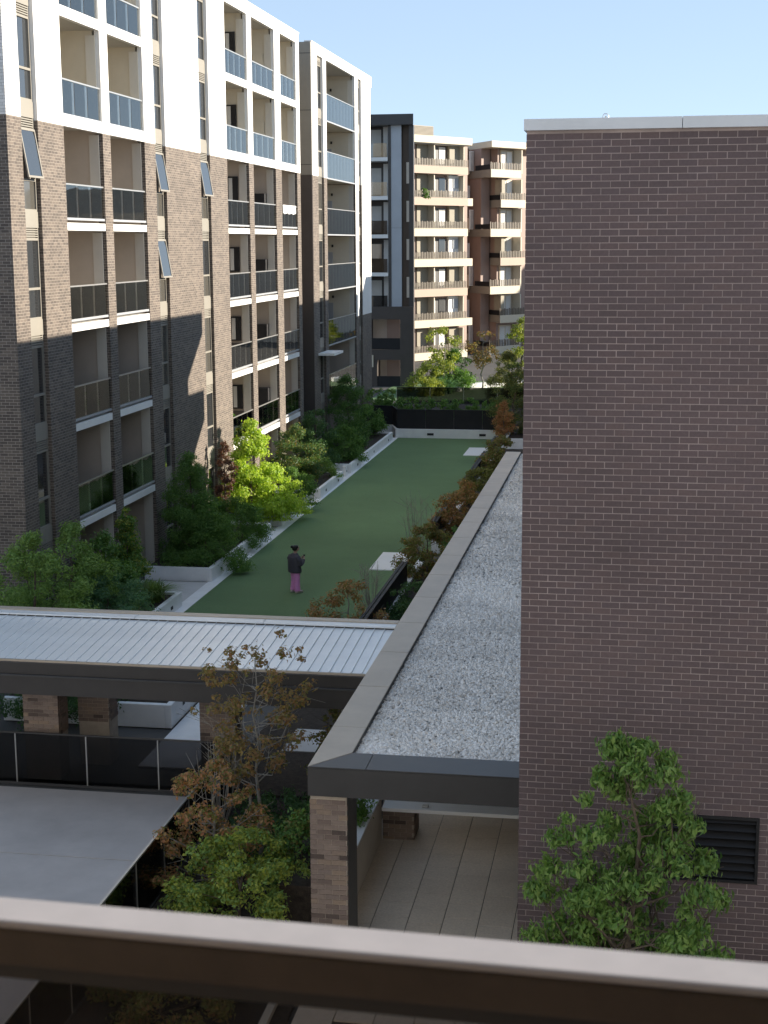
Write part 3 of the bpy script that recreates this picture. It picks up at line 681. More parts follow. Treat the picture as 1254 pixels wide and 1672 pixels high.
def pillar(root_label, x0, x1, y0, y1, z0, z1, group=None, dark_side=False, bricks_from=0.0, name='brick_pillar'):
    t = thing(name, root_label, 'pillar', ((x0+x1)/2, (y0+y1)/2, z0), 0, group)
    box('core', 'pmortar', (x0+0.012, x1-0.012, y0+0.012, y1-0.012, z0, z1), t)
    n = int((z1-z0)/0.086)
    if dark_side: box('side_plate', 'charcoal', (x1-0.010, x1+0.004, y0+0.05, y1, z0, z1), t)
    W = x1-x0; D = y1-y0
    meshes = {}
    def put(cx, cy, cz, hx, hy):
        k = (round(hx, 3), round(hy, 3))
        if k not in meshes: meshes[k] = MB().box(-hx, hx, -hy, hy, -0.038, 0.038).mesh('brick', 'pbrick')
        link('brick', meshes[k], t, (cx-t.location.x, cy-t.location.y+random.uniform(-.003, .003), cz-t.location.z))
    for c in range(n):
        z = z0+0.043+c*0.086
        if z < bricks_from: continue
        # front face
        x = x0; first = 0.11 if c % 2 else 0.23
        while x < x1-0.02:
            L = min(first, x1-x); put(x+L/2, y0+0.05, z, L/2, 0.05); x += L+0.01; first = 0.23
            if x1-x < 0.05: break
        # right face
        if not dark_side:
            y = y0+0.11; first = 0.23 if c % 2 else 0.11
            while y < y1-0.02:
                L = min(first, y1-y); put(x1-0.05, y+L/2, z, 0.05, L/2); y += L+0.01; first = 0.23
                if y1-y < 0.05: break
        # left face
        y = y0+0.11
        while y < y1-0.02:
            L = min(0.23, y1-y); put(x0+0.05, y+L/2, z, 0.05, L/2); y += L+0.01
            if y1-y < 0.05: break
    return t
random.seed(5)
pillar('mottled brick pillar with dark metal side holding the front corner of the pebble roof', -5.05, -4.43, 22.42, 23.22, 0, 3.0, None, True)
pillar('short brick pier under the white counter on the tiled terrace', -4.78, -4.14, 27.84, 28.5, 0, 0.80)

# beige planter wall along the tiled terrace
pw = thing('planter_wall', 'beige rendered planter wall along the left of the tiled terrace', 'planter', (-4.9, 25, 0))
box('wall', 'beige', (-4.98, -4.79, 23.5, 27.80, 0, 0.96), pw)
box('cap', 'wallwhite', (-5.2, -4.785, 23.5, 27.81, 0.962, 1.0), pw)
box('planting_soil', 'soil', (-5.9, -5.21, 23.5, 30, 0.0, 0.9), pw)
ct = thing('counter', 'white outdoor counter top under the pebble roof', 'counter', (-3.0, 27.8, 0))
bevel(box('counter_top', 'white', (-4.70, -0.6, 27.28, 28.5, 0.83, 0.905), ct), 0.008)
box('support_panel', 'charcoal', (-1.2, -1.0, 27.5, 28.4, 0.03, 0.83), ct)
bevel(box('sink_plate', 'steel', (-3.92, -3.80, 27.38, 27.52, 0.907, 0.93), ct), 0.004)

# ================================================================== METAL AWNING
aw = thing('awning', 'long awning with ribbed pale metal roof crossing the courtyard', 'awning', (-12, 28.4, 0))
AX0, AX1 = -26.0, -5.075
yb, yf2, zb, zf = 31.42, 28.62, 3.40, 3.21
def rz(y): return zb + (zf-zb)*(yb-y)/(yb-yf2)
pitch = 0.226
n = int((AX1-AX0)/pitch)
off = tuple(aw.location)
pm = MB().poly([(0.012, yf2, zf), (pitch-0.012, yf2, zf), (pitch-0.012, yb, zb), (0.012, yb, zb)]).poly([(0.012, yf2, zf-0.02), (0.012, yb, zb-0.02), (pitch-0.012, yb, zb-0.02), (pitch-0.012, yf2, zf-0.02)]).mesh('roof_panel', 'zinc', (0, off[1], off[2]))
def ribm():
    m = MB(); w0, w1, h = 0.016, 0.009, 0.020
    pts = []
    for y, z in ((yf2, zf), (yb, zb)):
        pts.append([(-w0, y, z-0.005), (w0, y, z-0.005), (w1, y, z+h), (-w1, y, z+h)])
    a, b = pts; k = 0
    m.v = a+b; m.f = [(0,1,2,3),(7,6,5,4),(0,4,5,1),(1,5,6,2),(2,6,7,3),(3,7,4,0)]
    return m.mesh('rib', 'zinc', (0, off[1], off[2]))
rm = ribm()
for k in range(n):
    x = AX1 - 0.02 - (k+1)*pitch
    link('roof_panel', pm, aw, (x-off[0], 0, 0)); link('rib', rm, aw, (x-off[0], 0, 0))
x = AX1
while x > AX0:
    bevel(box('ridge_flashing', 'zinc', (max(x-3.0, AX0), x-0.012, yb-0.02, yb+0.26, zb+0.03, zb+0.065), aw), 0.004, 1); x -= 3.0
bevel(box('rear_capping', 'tan', (AX0, AX1, yb+0.262, yb+0.50, zb-0.5, zb+0.09), aw), 0.006)
box('gutter_lip', 'tan', (AX0, AX1, yf2-0.09, yf2-0.06, zf-0.10, zf+0.012), aw)
box('gutter', 'zinc', (AX0, AX1, yf2-0.06, yf2-0.002, zf-0.10, zf-0.05), aw)
bevel(box('fascia', 'dark', (AX0, AX1, yf2-0.16, yf2-0.092, 2.93, zf-0.03), aw), 0.004, 1)
bevel(box('fascia_ledge', 'charcoal', (AX0, AX1, yf2-0.22, yf2-0.162, 2.89, 2.93), aw), 0.004, 1)
bevel(box('fascia', 'dark', (AX0, AX1, yf2-0.20, yf2-0.10, 2.50, 2.888), aw), 0.004, 1)
box('soffit', 'dark', (AX0, AX1, yf2-0.09, yb+0.25, 2.86, 2.92), aw)
random.seed(8)
pillar('brick pillar at the far left under the metal awning', -13.27, -12.45, 30.05, 30.62, 0, 2.86, 'pillars under the awning', False, 1.0)
pillar('shaded rear brick pillar under the awning, right of the leftmost pillar', -12.42, -11.68, 31.15, 31.75, 0, 2.86, 'pillars under the awning', False, 1.0)
pillar('brick pillar under the awning behind the young maple', -9.20, -8.40, 30.05, 30.62, 0, 2.86, 'pillars under the awning', False, 1.0)

# ================================================================== TINTED GLASS FENCES
def glass_fence(label, p0, p1, seg, ht=1.2, z0=0.0, mat='glass_dark', name='glass_fence', cat='fence', posts=True, rail='charcoal'):
    p0, p1 = Vector(p0), Vector(p1); d = p1-p0; L = d.length; u = d/L
    t = thing(name, label, cat, (p0.x, p0.y, z0), math.atan2(u.y, u.x))
    n = max(1, round(L/seg)); s = L/n
    for k in range(n): box('glass_panel', mat, (k*s+0.015, (k+1)*s-0.015, -0.006, 0.006, 0.05, ht-0.02), t, False)
    if posts:
        for k in range(n+1): box('post', 'steel', (k*s-0.012, k*s+0.012, -0.02, 0.02, 0, ht-0.03), t, False)
    box('top_rail', rail, (-0.02, L+0.02, -0.022, 0.022, ht-0.02, ht+0.012), t, False)
    box('base_channel', 'charcoal', (-0.02, L+0.02, -0.04, 0.04, 0, 0.05), t, False)
    return t
glass_fence('dark tinted glass fence below the awning, running across the courtyard', (-19.9, 29.72), (-8.42, 29.72), 1.63)
glass_fence('dark glass fence beside the grey paved terrace, running towards the camera', (-8.40, 14.0), (-8.40, 29.66), 1.6, rail='steel')
# black mesh fence at the end of the lawn, dark fence on the far side
def black_fence(label, pts, z0, ht, n):
    t = thing('black_fence', label, 'fence', (pts[0][0], pts[0][1], z0))
    for (a, b) in zip(pts[:-1], pts[1:]):
        a, b = Vector(a), Vector(b); d = (b-a); L = d.length; u = d/L; nn = Vector((-u.y, u.x))
        m = max(1, round(L/n))
        for k in range(m):
            p = a+d*(k/m)+u*0.012; q = a+d*((k+1)/m)-u*0.012; e = nn*0.02
            MB().prism([tuple(p-e), tuple(q-e), tuple(q+e), tuple(p+e)], z0, z0+ht).build('panel', 'black', t)
        e = nn*0.035
        MB().prism([tuple(a-e), tuple(b-e), tuple(b+e), tuple(a+e)], z0+ht+0.002, z0+ht+0.05).build('top_rail', 'black', t)
    return t
black_fence('solid black fence on the white wall at the end of the lawn', [(-17.0, 92.2), (-15.0, 92.0), (-14.4, 90.1), (-7.4, 90.1)], 0.55, 1.13, 1.75)
glass_fence('dark glass fence in front of the far lawn, beyond the hedge', (-17.5, 109.2), (-7.5, 109.2), 2.5, 1.25)

# ================================================================== WHITE PLANTERS
def planter(label, x0, x1, y0, y1, h, lights=(), soil=True, loc=None):
    t = thing('planter', label, 'planter', ((x0+x1)/2, (y0+y1)/2, 0), 0, 'white planters beside the lawn')
    w_ = 0.16
    bevel(MB().box(x1-w_, x1, y0, y1, 0, h).build('front_wall', 'wallwhite', t), 0.012)
    bevel(MB().box(x0, x1-w_-0.002, y0, y0+w_, 0, h).build('end_wall', 'wallwhite', t), 0.012)
    bevel(MB().box(x0, x1-w_-0.002, y1-w_, y1, 0, h).build('end_wall', 'wallwhite', t), 0.012)
    box('planting_soil', 'soil', (x0, x1-w_-0.002, y0+w_, y1-w_, 0, h-0.08), t)
    for y in lights: box('step_light', 'black', (x1-0.02, x1+0.006, y-0.11, y+0.11, 0.16, 0.27), t)
    return t
planter('white planter with strappy grass beside the near left corner of the lawn', -17.1, -14.6, 38.5, 46.12, 0.5, (45.0,))
planter('white planter under the dark bushes left of the person', -17.1, -14.62, 49.7, 58.5, 0.5, (53, 57))
planter('white planter under the sunlit lime tree', -17.1, -14.62, 60.3, 66.0, 0.5, (63,))
planter('white planter with two step lights and a bare soil corner, midway along the lawn', -17.1, -14.42, 67.3, 72.8, 0.5, (68.6, 71.6))
planter('long white planter at the far left end of the lawn', -17.1, -14.45, 75.1, 88.6, 0.5, (77, 82, 87))
p0_ = planter('white planter with overhanging dark shrub seen under the awning', -15.5, -11.1, 33.9, 38.0, 0.6, ())
box('step_light', 'black', (-11.12, -11.094, 34.85, 35.02, 0.3, 0.42), p0_)
ew = thing('end_wall', 'low white wall with dark step lights closing the far end of the lawn', 'wall', (-11, 89.8, 0))
bevel(box('wall', 'wallwhite', (-14.45, -7.4, 89.72, 89.95, 0, 0.545), ew), 0.01)
bevel(MB().prism([(-17.1, 91.9), (-15.0, 91.7), (-14.46, 89.72), (-14.30, 89.96), (-14.8, 91.95), (-17.1, 92.1)], 0, 0.54).build('wall', 'wallwhite', ew), 0.01)
for x in (-12.3, -9.1): box('step_light', 'black', (x-0.2, x+0.2, 89.70, 89.73, 0.18, 0.32), ew)
box('step_light', 'black', (-14.62, -14.55, 90.5, 90.75, 0.2, 0.32), ew)
bl = thing('bollard', 'small white post between two planters left of the lawn', 'post', (-14.6, 74.2, 0))
bevel(box('post', 'wallwhite', (-14.7, -14.5, 74.0, 74.3, 0, 0.55), bl), 0.01); box('step_light', 'black', (-14.501, -14.49, 74.1, 74.2, 0.25, 0.33), bl)
# landing slabs on the lawn
for lab, a, b in (('white stepping slab on the lawn beside the reddish maples, nearer the camera', 52.4, 55.5), ('white stepping slab on the lawn near its far end', 82.4, 85.6)):
    o = bevel(box('landing_slab', 'white', (-9.45, -8.2, a, b, 0.0, 0.05)), 0.01); tag(o, lab, 'paver', 'stepping slabs on the lawn')
# right planter with black boxes
rp = thing('planter', 'long white edged planter full of maples along the right side of the lawn', 'planter', (-6.5, 60, 0))
for a, b in ((38.3, 52.2), (55.8, 82.2), (85.8, 89.6)):
    bevel(box('kerb_wall', 'wallwhite', (-7.62, -7.36, a, b, 0, 0.5), rp), 0.01)
    box('planting_soil', 'soil', (-7.355, -5.4, a, b, 0, 0.42), rp)
    if b > 70: box('inner_wall', 'wallwhite', (-7.355, -5.3, a-0.2, a-0.02, 0, 0.6), rp)
def black_bench(label, a, b):
    t = thing('black_screen', label, 'screen', (-7.5, (a+b)/2, 0.5), 0, 'black screens along the right edge of the lawn')
    n_ = max(1, round((b-a)/1.2)); s = (b-a)/n_
    for k in range(n_): box('panel', 'black', (-7.50, -7.45, a+k*s+0.01, a+(k+1)*s-0.01, 0.505, 1.17), t)
    for k in range(n_+1): box('post', 'black', (-7.61, -7.505, a+k*s-0.03, a+k*s+0.03, 0.505, 1.15), t)
    box('top_rail', 'black', (-7.52, -7.42, a, b, 1.172, 1.21), t); box('back_rail', 'black', (-7.64, -7.55, a, b, 1.172, 1.21), t)
black_bench('black screen on the right planter nearest the awning', 40, 48.6)
black_bench('black screen on the right planter between the white slab and the second maple', 56.0, 62.5)
black_bench('black screen on the right planter behind the third maple', 65.5, 76.0)
black_bench('black screen at the far end of the right planter', 78, 82)

# far court: curved white bench wall
cb_ = MB(); pts = []
for k in range(13):
    t_ = k/12; pts.append((-14.2+4.0*t_, 120.2+0.6*math.sin(t_*3.0)+4.5*t_**2))
for (x0_, y0_), (x1_, y1_) in zip(pts[:-1], pts[1:]):
    cb_.prism([(x0_, y0_), (x1_, y1_), (x1_-0.05, y1_+1.1), (x0_-0.05, y0_+1.1)], 0.0, 0.42)
tag(cb_.build('curved_bench', 'wallwhite'), 'pale curved bench wall on the far sunlit lawn', 'bench')
for i, (x, y, s) in enumerate(((-14.3, 119.0, 0.55), (-10.0, 125.5, 0.5), (-9.2, 126.2, 0.6))):
    m = MB(); pl = [(x+s*math.cos(a)*(1+0.15*math.sin(3*a+i)), y+s*math.sin(a)*(1+0.12*math.cos(2*a))) for a in [k*math.pi/5 for k in range(10)]]
    m.prism(pl, 0, 0.5*s+0.1); o = bevel(m.build('boulder', 'wallwhite'), 0.1, 3)
    tag(o, ['pale boulder at the left end of the curved bench', 'smaller pale boulder at the right end of the curved bench', 'larger pale boulder right of the curved bench'][i], 'boulder', 'boulders by the curved bench')

# ================================================================== PLANTS
def leaves(P, N, size, aspect, rg, droop=0.0, up=0.5):
    n = len(P)
    nr = N + rg.normal(0, .55, (n, 3)); nr[:, 2] += up
    nr /= np.linalg.norm(nr, axis=1, keepdims=True)+1e-9
    a = np.cross(nr, rg.normal(0, 1, (n, 3))); a[:, 2] -= droop; a /= np.linalg.norm(a, axis=1, keepdims=True)+1e-9
    b = np.cross(nr, a)
    L = size*rg.uniform(.6, 1.35, n)[:, None]; Wd = L*aspect
    V = np.stack([P-a*L*.5, P+b*Wd*.5+nr*L*.10, P+a*L*.5, P-b*Wd*.5+nr*L*.10], 1)
    return V.reshape(-1, 3), np.arange(4*n).reshape(n, 4)
def clump_points(C, R, n, rg, inner=0.5, flat=1.0):
    # n leaves spread over clumps (centres C, radii R)
    wts = R**2; wts = wts/wts.sum(); idx = rg.choice(len(C), n, p=wts)
    d = rg.normal(0, 1, (n, 3)); d /= np.linalg.norm(d, axis=1, keepdims=True)
    rr = rg.uniform(inner, 1.05, n)**0.7 * (1+0.18*rg.normal(0, 1, n))
    off = d*rr[:, None]*R[idx][:, None]; off[:, 2] *= flat
    return C[idx]+off, d
def envelope(kind, n, h, wd, rg, z0):
    """clump centres inside the crown's outline"""
    out = []
    while len(out) < n:
        z = rg.uniform(0, 1)
        if kind == 'cone': r = (1-z)**0.75*0.95+0.06
        elif kind == 'dome': r = math.sqrt(max(0, 1-z**2.2))
        elif kind == 'egg': r = math.sin(math.pi*min(1, (z*0.93+0.07)**0.75))**0.8
        elif kind == 'bell': r = (1-0.15*z) if z < 0.55 else max(0.22, 0.92*(1-(z-0.55)/0.52)**0.75)
        elif kind == 'vase': r = 0.35+0.65*math.sin(math.pi*min(1, z*0.75+0.1))
        else: r = 1
        q = math.sqrt(rg.uniform(0.08, 1)); t = rg.uniform(0, 2*math.pi)
        out.append((q*r*wd*.5*math.cos(t), q*r*wd*.5*math.sin(t), z0+z*(h-z0)*0.93))
    return np.array(out)
def plant(name, label, cat, loc, h, wd, kind, leaf, n_leaf=7000, size=0.11, aspect=0.5, clumps=40, cr=0.32, z0=0.15, seed=1,
          group=None, bark='bark', droop=0.2, trunk_r=None, limbs=14, lean=(0, 0), depth=1.0, leaf2=None, flat=0.75, inner=0.35, up=0.5, twigs=False):
    rg = np.random.default_rng(seed)
    t = thing(name, label, cat, loc, 0, group)
    C_ = envelope(kind, clumps, h, wd, rg, z0*h); C_[:, 1] *= depth
    C_[:, 0] += lean[0]*C_[:, 2]/h; C_[:, 1] += lean[1]*C_[:, 2]/h
    R_ = cr*rg.uniform(.55, 1.3, clumps)*(1.15-0.55*C_[:, 2]/h)
    tr = MB(); r0 = trunk_r or 0.02+0.012*h
    k = 7; top = h*0.86
    px = [(lean[0]*(i/k)+rg.normal(0, .012*h)*(i > 0), lean[1]*(i/k)+rg.normal(0, .012*h)*(i > 0), top*i/k) for i in range(k+1)]
    tr.tube(px, [r0*(1-0.85*i/k) for i in range(k+1)], 7)
    order = rg.permutation(clumps)[:limbs]
    for j in order:
        c = C_[j]; zt = max(0.05*h, c[2]-0.45*np.hypot(c[0], c[1])-0.05*h); f_ = min(1, zt/top); q = f_*k; i = min(int(q), k-1)
        a = Vector(px[i]).lerp(Vector(px[i+1]), q-i); b = Vector(c); m_ = a.lerp(b, .5)+Vector((0, 0, -0.04*h))+Vector(rg.normal(0, .02*h, 3))
        rr = r0*(1-0.8*f_)*0.5
        tr.tube([a, m_, b], [rr, rr*.65, max(0.003, rr*.25)], 5)
        if twigs:
            for _ in range(3):
                e = b+Vector(rg.normal(0, cr*0.7, 3)); tr.tube([m_.lerp(b, .6), e], [rr*.4, 0.003], 4)
    tr.build('trunk', bark, t, False)
    P, N = clump_points(C_, R_, n_leaf, rg, inner, flat)
    P[:, 2] = np.maximum(P[:, 2], 0.03)
    V, F = leaves(P, N, size, aspect, rg, droop, up)
    if leaf2:
        ns = n_leaf*2//3
        link('crown', npmesh('crown', V[:ns*4], F[:ns], LEAF[leaf]), t); link('crown', npmesh('crown', V[ns*4:], F[:n_leaf-ns], LEAF[leaf2]), t)
    else:
        link('crown', npmesh('crown', V, F, LEAF[leaf]), t)
    return t
def strappy(name, label, cat, loc, h, wd, n, leaf='flax', seed=1, group=None, w=0.03):
    rg = np.random.default_rng(seed); t = thing(name, label, cat, loc, 0, group)
    V = []; F = []; S = 5
    for i in range(n):
        a = rg.uniform(0, 2*math.pi); reach = wd*.5*rg.uniform(.25, 1.1); hh = h*rg.uniform(.6, 1.1); ca, sa = math.cos(a), math.sin(a)
        bx_, by_ = rg.normal(0, wd*.06, 2); k = len(V)
        for s_ in range(S+1):
            q = s_/S; r = reach*q**1.3; z = hh*(1.55*q-0.95*q*q*(0.6+reach/(wd*.5)*0.5)); ww = w*(1-q)**.6*.5+0.002
            V += [(bx_+ca*r-sa*ww, by_+sa*r+ca*ww, max(z, .01)), (bx_+ca*r+sa*ww, by_+sa*r-ca*ww, max(z, .01))]
        for s_ in range(S): F.append((k+2*s_, k+2*s_+1, k+2*s_+3, k+2*s_+2))
    link('leaf_tuft', npmesh('leaf_tuft', V, F, LEAF[leaf]), t)
    MB().tube([(0, 0, -0.05), (0, 0, 0.12)], [wd*.09, wd*.05], 7).build('crown_base', 'soil', t, False)
    return t
def bare(name, label, cat, loc, h, wd, n, seed=1, group=None):
    rg = np.random.default_rng(seed); t = thing(name, label, cat, loc, 0, group); m = MB()
    for i in range(n):
        a = rg.uniform(0, 2*math.pi); r = wd*.5*rg.uniform(.2, 1); hh = h*rg.uniform(.6, 1)
        e = (r*math.cos(a), r*math.sin(a), hh); mid = (e[0]*.75, e[1]*.75, hh*.5)
        m.tube([(0, 0, 0), mid, e], [0.016, 0.010, 0.004], 4)
        for _ in range(3):
            q = rg.uniform(.4, .9); b = Vector(mid).lerp(Vector(e), q); m.tube([b, b+Vector((rg.normal(0, .1*h), rg.normal(0, .1*h), abs(rg.normal(0.12*h, .05*h))))], [0.007, 0.003], 4)
    m.build('branches', LEAF['twig'], t, False)
    return t
GL = 'shrubs along the left facade'; GR = 'maples along the right side of the lawn'
Zp = 0.42
# left row, near to far
plant('shrub', 'tall soft green shrub at the far left edge behind the awning', 'shrub', (-15.9, 37.2, Zp), 3.9, 3.2, 'egg', 'soft', 15000, 0.10, .45, 65, .42, .08, 1, GL)
plant('shrub', 'pale green feathery shrub left of the leafy slot window', 'shrub', (-16.2, 40.2, Zp), 3.5, 2.8, 'egg', 'soft', 15000, 0.10, .45, 60, .40, .08, 2, GL, lean=(0.1, 0.3))
plant('shrub', 'low bluish shrub behind the awning roof', 'shrub', (-15.3, 41.0, Zp), 1.9, 2.8, 'dome', 'blue', 14000, 0.08, .4, 60, .34, .05, 3, GL)
plant('shrub', 'dark green shrub below the lowest white balcony edge', 'shrub', (-16.3, 43.3, Zp), 2.7, 2.2, 'egg', 'green', 8000, 0.11, .5, 45, .34, .08, 4, GL)
plant('shrub', 'upright yellow green shrub right of the bluish shrub', 'shrub', (-16.2, 45.4, Zp), 3.1, 1.5, 'cone', 'green', 6500, 0.11, .5, 45, .28, .08, 5, GL, leaf2='yellowish')
plant('shrub', 'small yellow green shrub beside the strappy grass', 'shrub', (-15.4, 43.3, Zp), 1.5, 1.1, 'cone', 'soft', 3500, 0.09, .5, 30, .22, .05, 6, GL, leaf2='yellowish')
strappy('grass_plant', 'strappy green grass plant at the planter corner by the lawn', 'plant', (-15.2, 45.0, Zp), 0.85, 2.0, 420, 'flax', 7)
plant('shrub', 'big dark green conical bush left of the person', 'bush', (-15.9, 51.6, Zp), 4.1, 3.2, 'cone', 'green', 24000, 0.085, .45, 95, .40, .03, 8, GL)
plant('shrub', 'broad dark green bush overhanging the path left of the person', 'bush', (-15.3, 51.3, Zp-0.3), 2.3, 3.0, 'dome', 'green', 24000, 0.08, .4, 90, .36, .0, 9, GL, leaf2='green')
plant('shrub', 'dark rounded bush between the conical bush and the lime tree', 'bush', (-15.3, 55.6, Zp-0.25), 2.0, 2.6, 'dome', 'green', 16000, 0.08, .4, 75, .34, .0, 10, GL)
plant('tree', 'sunlit lime green tree against the brick facade', 'tree', (-15.9, 60.4, Zp), 4.2, 3.3, 'cone', 'lime', 18000, 0.13, .55, 75, .40, .08, 11, None, droop=.3)
plant('shrub', 'sunlit yellow green rounded shrub at the foot of the lime tree', 'bush', (-15.1, 61.0, Zp-0.1), 1.9, 3.0, 'dome', 'lime', 8000, 0.11, .5, 60, .34, .0, 12, GL)
plant('shrub', 'dark bush right of the sunlit shrub, before the bare soil planter', 'bush', (-15.1, 64.6, Zp-0.1), 1.6, 2.3, 'dome', 'green', 6000, 0.10, .5, 45, .30, .0, 13, GL)
plant('tree', 'sparse dark purple tree left of the lime tree', 'tree', (-16.5, 58.4, Zp), 3.6, 1.0, 'egg', 'purple', 2200, 0.11, .5, 40, .20, .25, 14, None, twigs=True, limbs=24)
plant('shrub', 'feathery dark green shrub above the bare soil planter', 'bush', (-16.0, 69.2, Zp), 3.0, 2.5, 'egg', 'dark', 10000, 0.12, .4, 60, .36, .05, 15, GL, leaf2='olive')
plant('shrub', 'low grey green groundcover bush in the bare soil planter', 'bush', (-15.5, 71.4, Zp), 1.0, 2.2, 'dome', 'soft', 5000, 0.09, .4, 45, .26, .0, 16, GL)
plant('shrub', 'dark shrub behind the small white post', 'bush', (-16.1, 74.3, Zp), 3.3, 2.4, 'egg', 'dark', 9000, 0.12, .45, 55, .38, .05, 17, GL)
plant('shrub', 'rounded green bush beside the long white planter', 'bush', (-15.3, 77.4, Zp-0.1), 2.0, 2.6, 'dome', 'green', 9000, 0.11, .45, 60, .36, .0, 18, GL)
plant('shrub', 'tall dark green shrub at the far left end of the lawn', 'bush', (-16.1, 82.6, Zp), 4.3, 3.0, 'egg', 'green', 18000, 0.105, .42, 85, .42, .04, 19, GL, leaf2='dark')
plant('shrub', 'small green bush at the last planter before the black fence', 'bush', (-15.7, 87.0, Zp), 2.0, 2.4, 'dome', 'green', 6000, 0.12, .45, 45, .36, .0, 20, GL)
plant('shrub', 'dark shrub hanging over the white planter seen below the awning', 'bush', (-13.0, 35.4, 0.65), 1.7, 3.2, 'dome', 'dark', 9000, 0.10, .45, 60, .36, .0, 21, GL)
plant('shrub', 'dark cascading shrub at the left between the awning pillars', 'bush', (-14.2, 33.9, 0.25), 1.5, 3.4, 'dome', 'dark', 9000, 0.09, .45, 70, .32, .0, 60, GL)
# hedge and far plants
plant('hedge', 'clipped green hedge strip behind the black fence', 'hedge', (-12.0, 93.4, 0.1), 2.1, 9.8, 'box', 'green', 9000, 0.16, .5, 200, .30, .3, 22, None, depth=0.12, limbs=30)
plant('hedge', 'low hedge at the foot of the dark apartment block', 'hedge', (-17.2, 95.2, 0.1), 2.4, 4.0, 'box', 'soft', 5000, 0.16, .5, 110, .28, .3, 23, None, depth=0.2, limbs=20)
FT = 'sunlit trees on the far lawn'
plant('tree', 'slender sunlit tree with thin yellowish crown on the far lawn', 'tree', (-15.0, 117.5, 0), 5.6, 3.0, 'vase', 'yellowish', 2000, 0.20, .5, 42, .45, .3, 24, FT, bark='palebark', twigs=True)
plant('tree', 'dense green sunlit tree in front of the far cream balconies', 'tree', (-14.4, 119.0, 0), 3.5, 3.4, 'egg', 'green', 7000, 0.20, .5, 50, .6, .08, 25, FT)
plant('tree', 'rusty leaved slender tree right of the dense far tree', 'tree', (-12.3, 121.0, 0), 4.9, 3.0, 'vase', 'maple', 1300, 0.20, .5, 36, .45, .35, 26, FT, bark='palebark', twigs=True)
plant('shrub', 'sunlit yellow green shrub left of the dense far tree', 'bush', (-16.2, 116.0, 0), 2.5, 3.0, 'dome', 'yellowish', 5000, 0.18, .5, 40, .5, .0, 27, FT)
strappy('grass_plant', 'big bluish strappy plant at the left end of the curved bench', 'plant', (-14.9, 117.0, 0), 1.7, 3.2, 300, 'blue', 28, None, 0.09)
plant('tree', 'yellow leaved sunlit tree beside the right brick wall edge', 'tree', (-9.2, 122.0, 0), 5.9, 3.0, 'egg', 'yellowish', 2600, 0.22, .5, 40, .5, .3, 29, FT, twigs=True)
plant('shrub', 'dark pine shrub on the far lawn near the right wall edge', 'bush', (-9.4, 111.6, 0), 3.9, 3.6, 'egg', 'olive', 9000, 0.16, .35, 60, .5, .05, 30, FT)
# greenery on balconies
GB = 'potted plants on balconies'
def pot(label, loc, h, wd, leaf, seed, size=0.1):
    t = plant('potted_plant', label, 'plant', loc, h, wd, 'dome', leaf, 900, size, .5, 22, wd*.16, .25, seed, GB, limbs=8)
    MB().tube([(0, 0, -0.02), (0, 0, h*.28)], [wd*.16, wd*.2], 10).build('pot', 'terracotta', t, False)
pot('leafy plant on the second storey balcony nearest the sunlit lime tree', (XL-0.5, 64.2, 3.16), 1.2, 0.8, 'green', 71)
pot('dark leafy plant on the lowest white edged balcony left of the big bush', (XL-0.5, 50.2, 3.16), 1.0, 0.8, 'dark', 72)
pot('small plant on the third storey balcony of the near block', (XL-0.45, 46.4, 6.26), 0.9, 0.6, 'soft', 73)
pot('plant on the second storey balcony at the end of the near block', (XL-0.5, 74.2, 3.16), 1.1, 0.8, 'green', 74)
pot('green planter bush on the second highest cream balcony far away', (-22.11+0.574*1.9-0.819*0.3, 148.79+0.819*1.9+0.574*0.3, 15.96), 1.15, 1.6, 'green', 75, 0.16)
# right planter
plant('maple_tree', 'rust brown maple behind the awning, nearest of the row', 'tree', (-8.1, 41.5, 0.2), 2.0, 2.6, 'dome', 'maple', 3800, 0.09, .55, 60, .24, .1, 31, GR, bark='palebark', twigs=True, up=.8, leaf2='rust')
plant('maple_tree', 'olive and red maple covering the edge of the near white slab', 'tree', (-6.95, 49.9, 0.42), 1.9, 2.3, 'dome', 'olive', 5000, 0.10, .55, 60, .28, .05, 32, GR, twigs=True, leaf2='maple')
plant('maple_tree', 'bushy red maple over the middle of the right planter', 'tree', (-6.6, 58.2, 0.42), 2.1, 2.6, 'dome', 'maple', 5000, 0.11, .55, 65, .30, .05, 33, GR, twigs=True, leaf2='rust')
plant('maple_tree', 'olive maple below the third black screen', 'tree', (-6.6, 64.5, 0.42), 1.7, 2.2, 'dome', 'olive', 5000, 0.11, .5, 50, .28, .05, 34, GR, twigs=True)
plant('maple_tree', 'brown olive maple near the far white slab', 'tree', (-6.5, 73.0, 0.42), 2.0, 2.6, 'dome', 'olive', 5000, 0.12, .55, 60, .32, .05, 35, GR, twigs=True, leaf2='maple')
plant('maple_tree', 'orange leaved maple catching the sun at the end of the right planter', 'tree', (-7.5, 86.0, 0.42), 2.5, 1.3, 'egg', 'rust', 2600, 0.12, .55, 55, .30, .1, 36, GR, twigs=True)
plant('tree', 'tall feathery olive tree beside the wall edge at the end of the lawn', 'tree', (-7.2, 89.2, 0.3), 5.0, 2.7, 'egg', 'olive', 14000, 0.12, .35, 85, .40, .05, 37, None, leaf2='dark')
plant('shrub', 'low dark groundcover shrubs under the near maple', 'bush', (-6.4, 44.6, 0.42), 1.0, 2.6, 'dome', 'dark', 5000, 0.09, .5, 45, .26, .0, 38, GR)
plant('shrub', 'green shrub tucked against the tan capping by the second maple', 'bush', (-6.0, 53.0, 0.42), 1.3, 2.0, 'dome', 'green', 5000, 0.10, .5, 45, .28, .0, 39, GR)
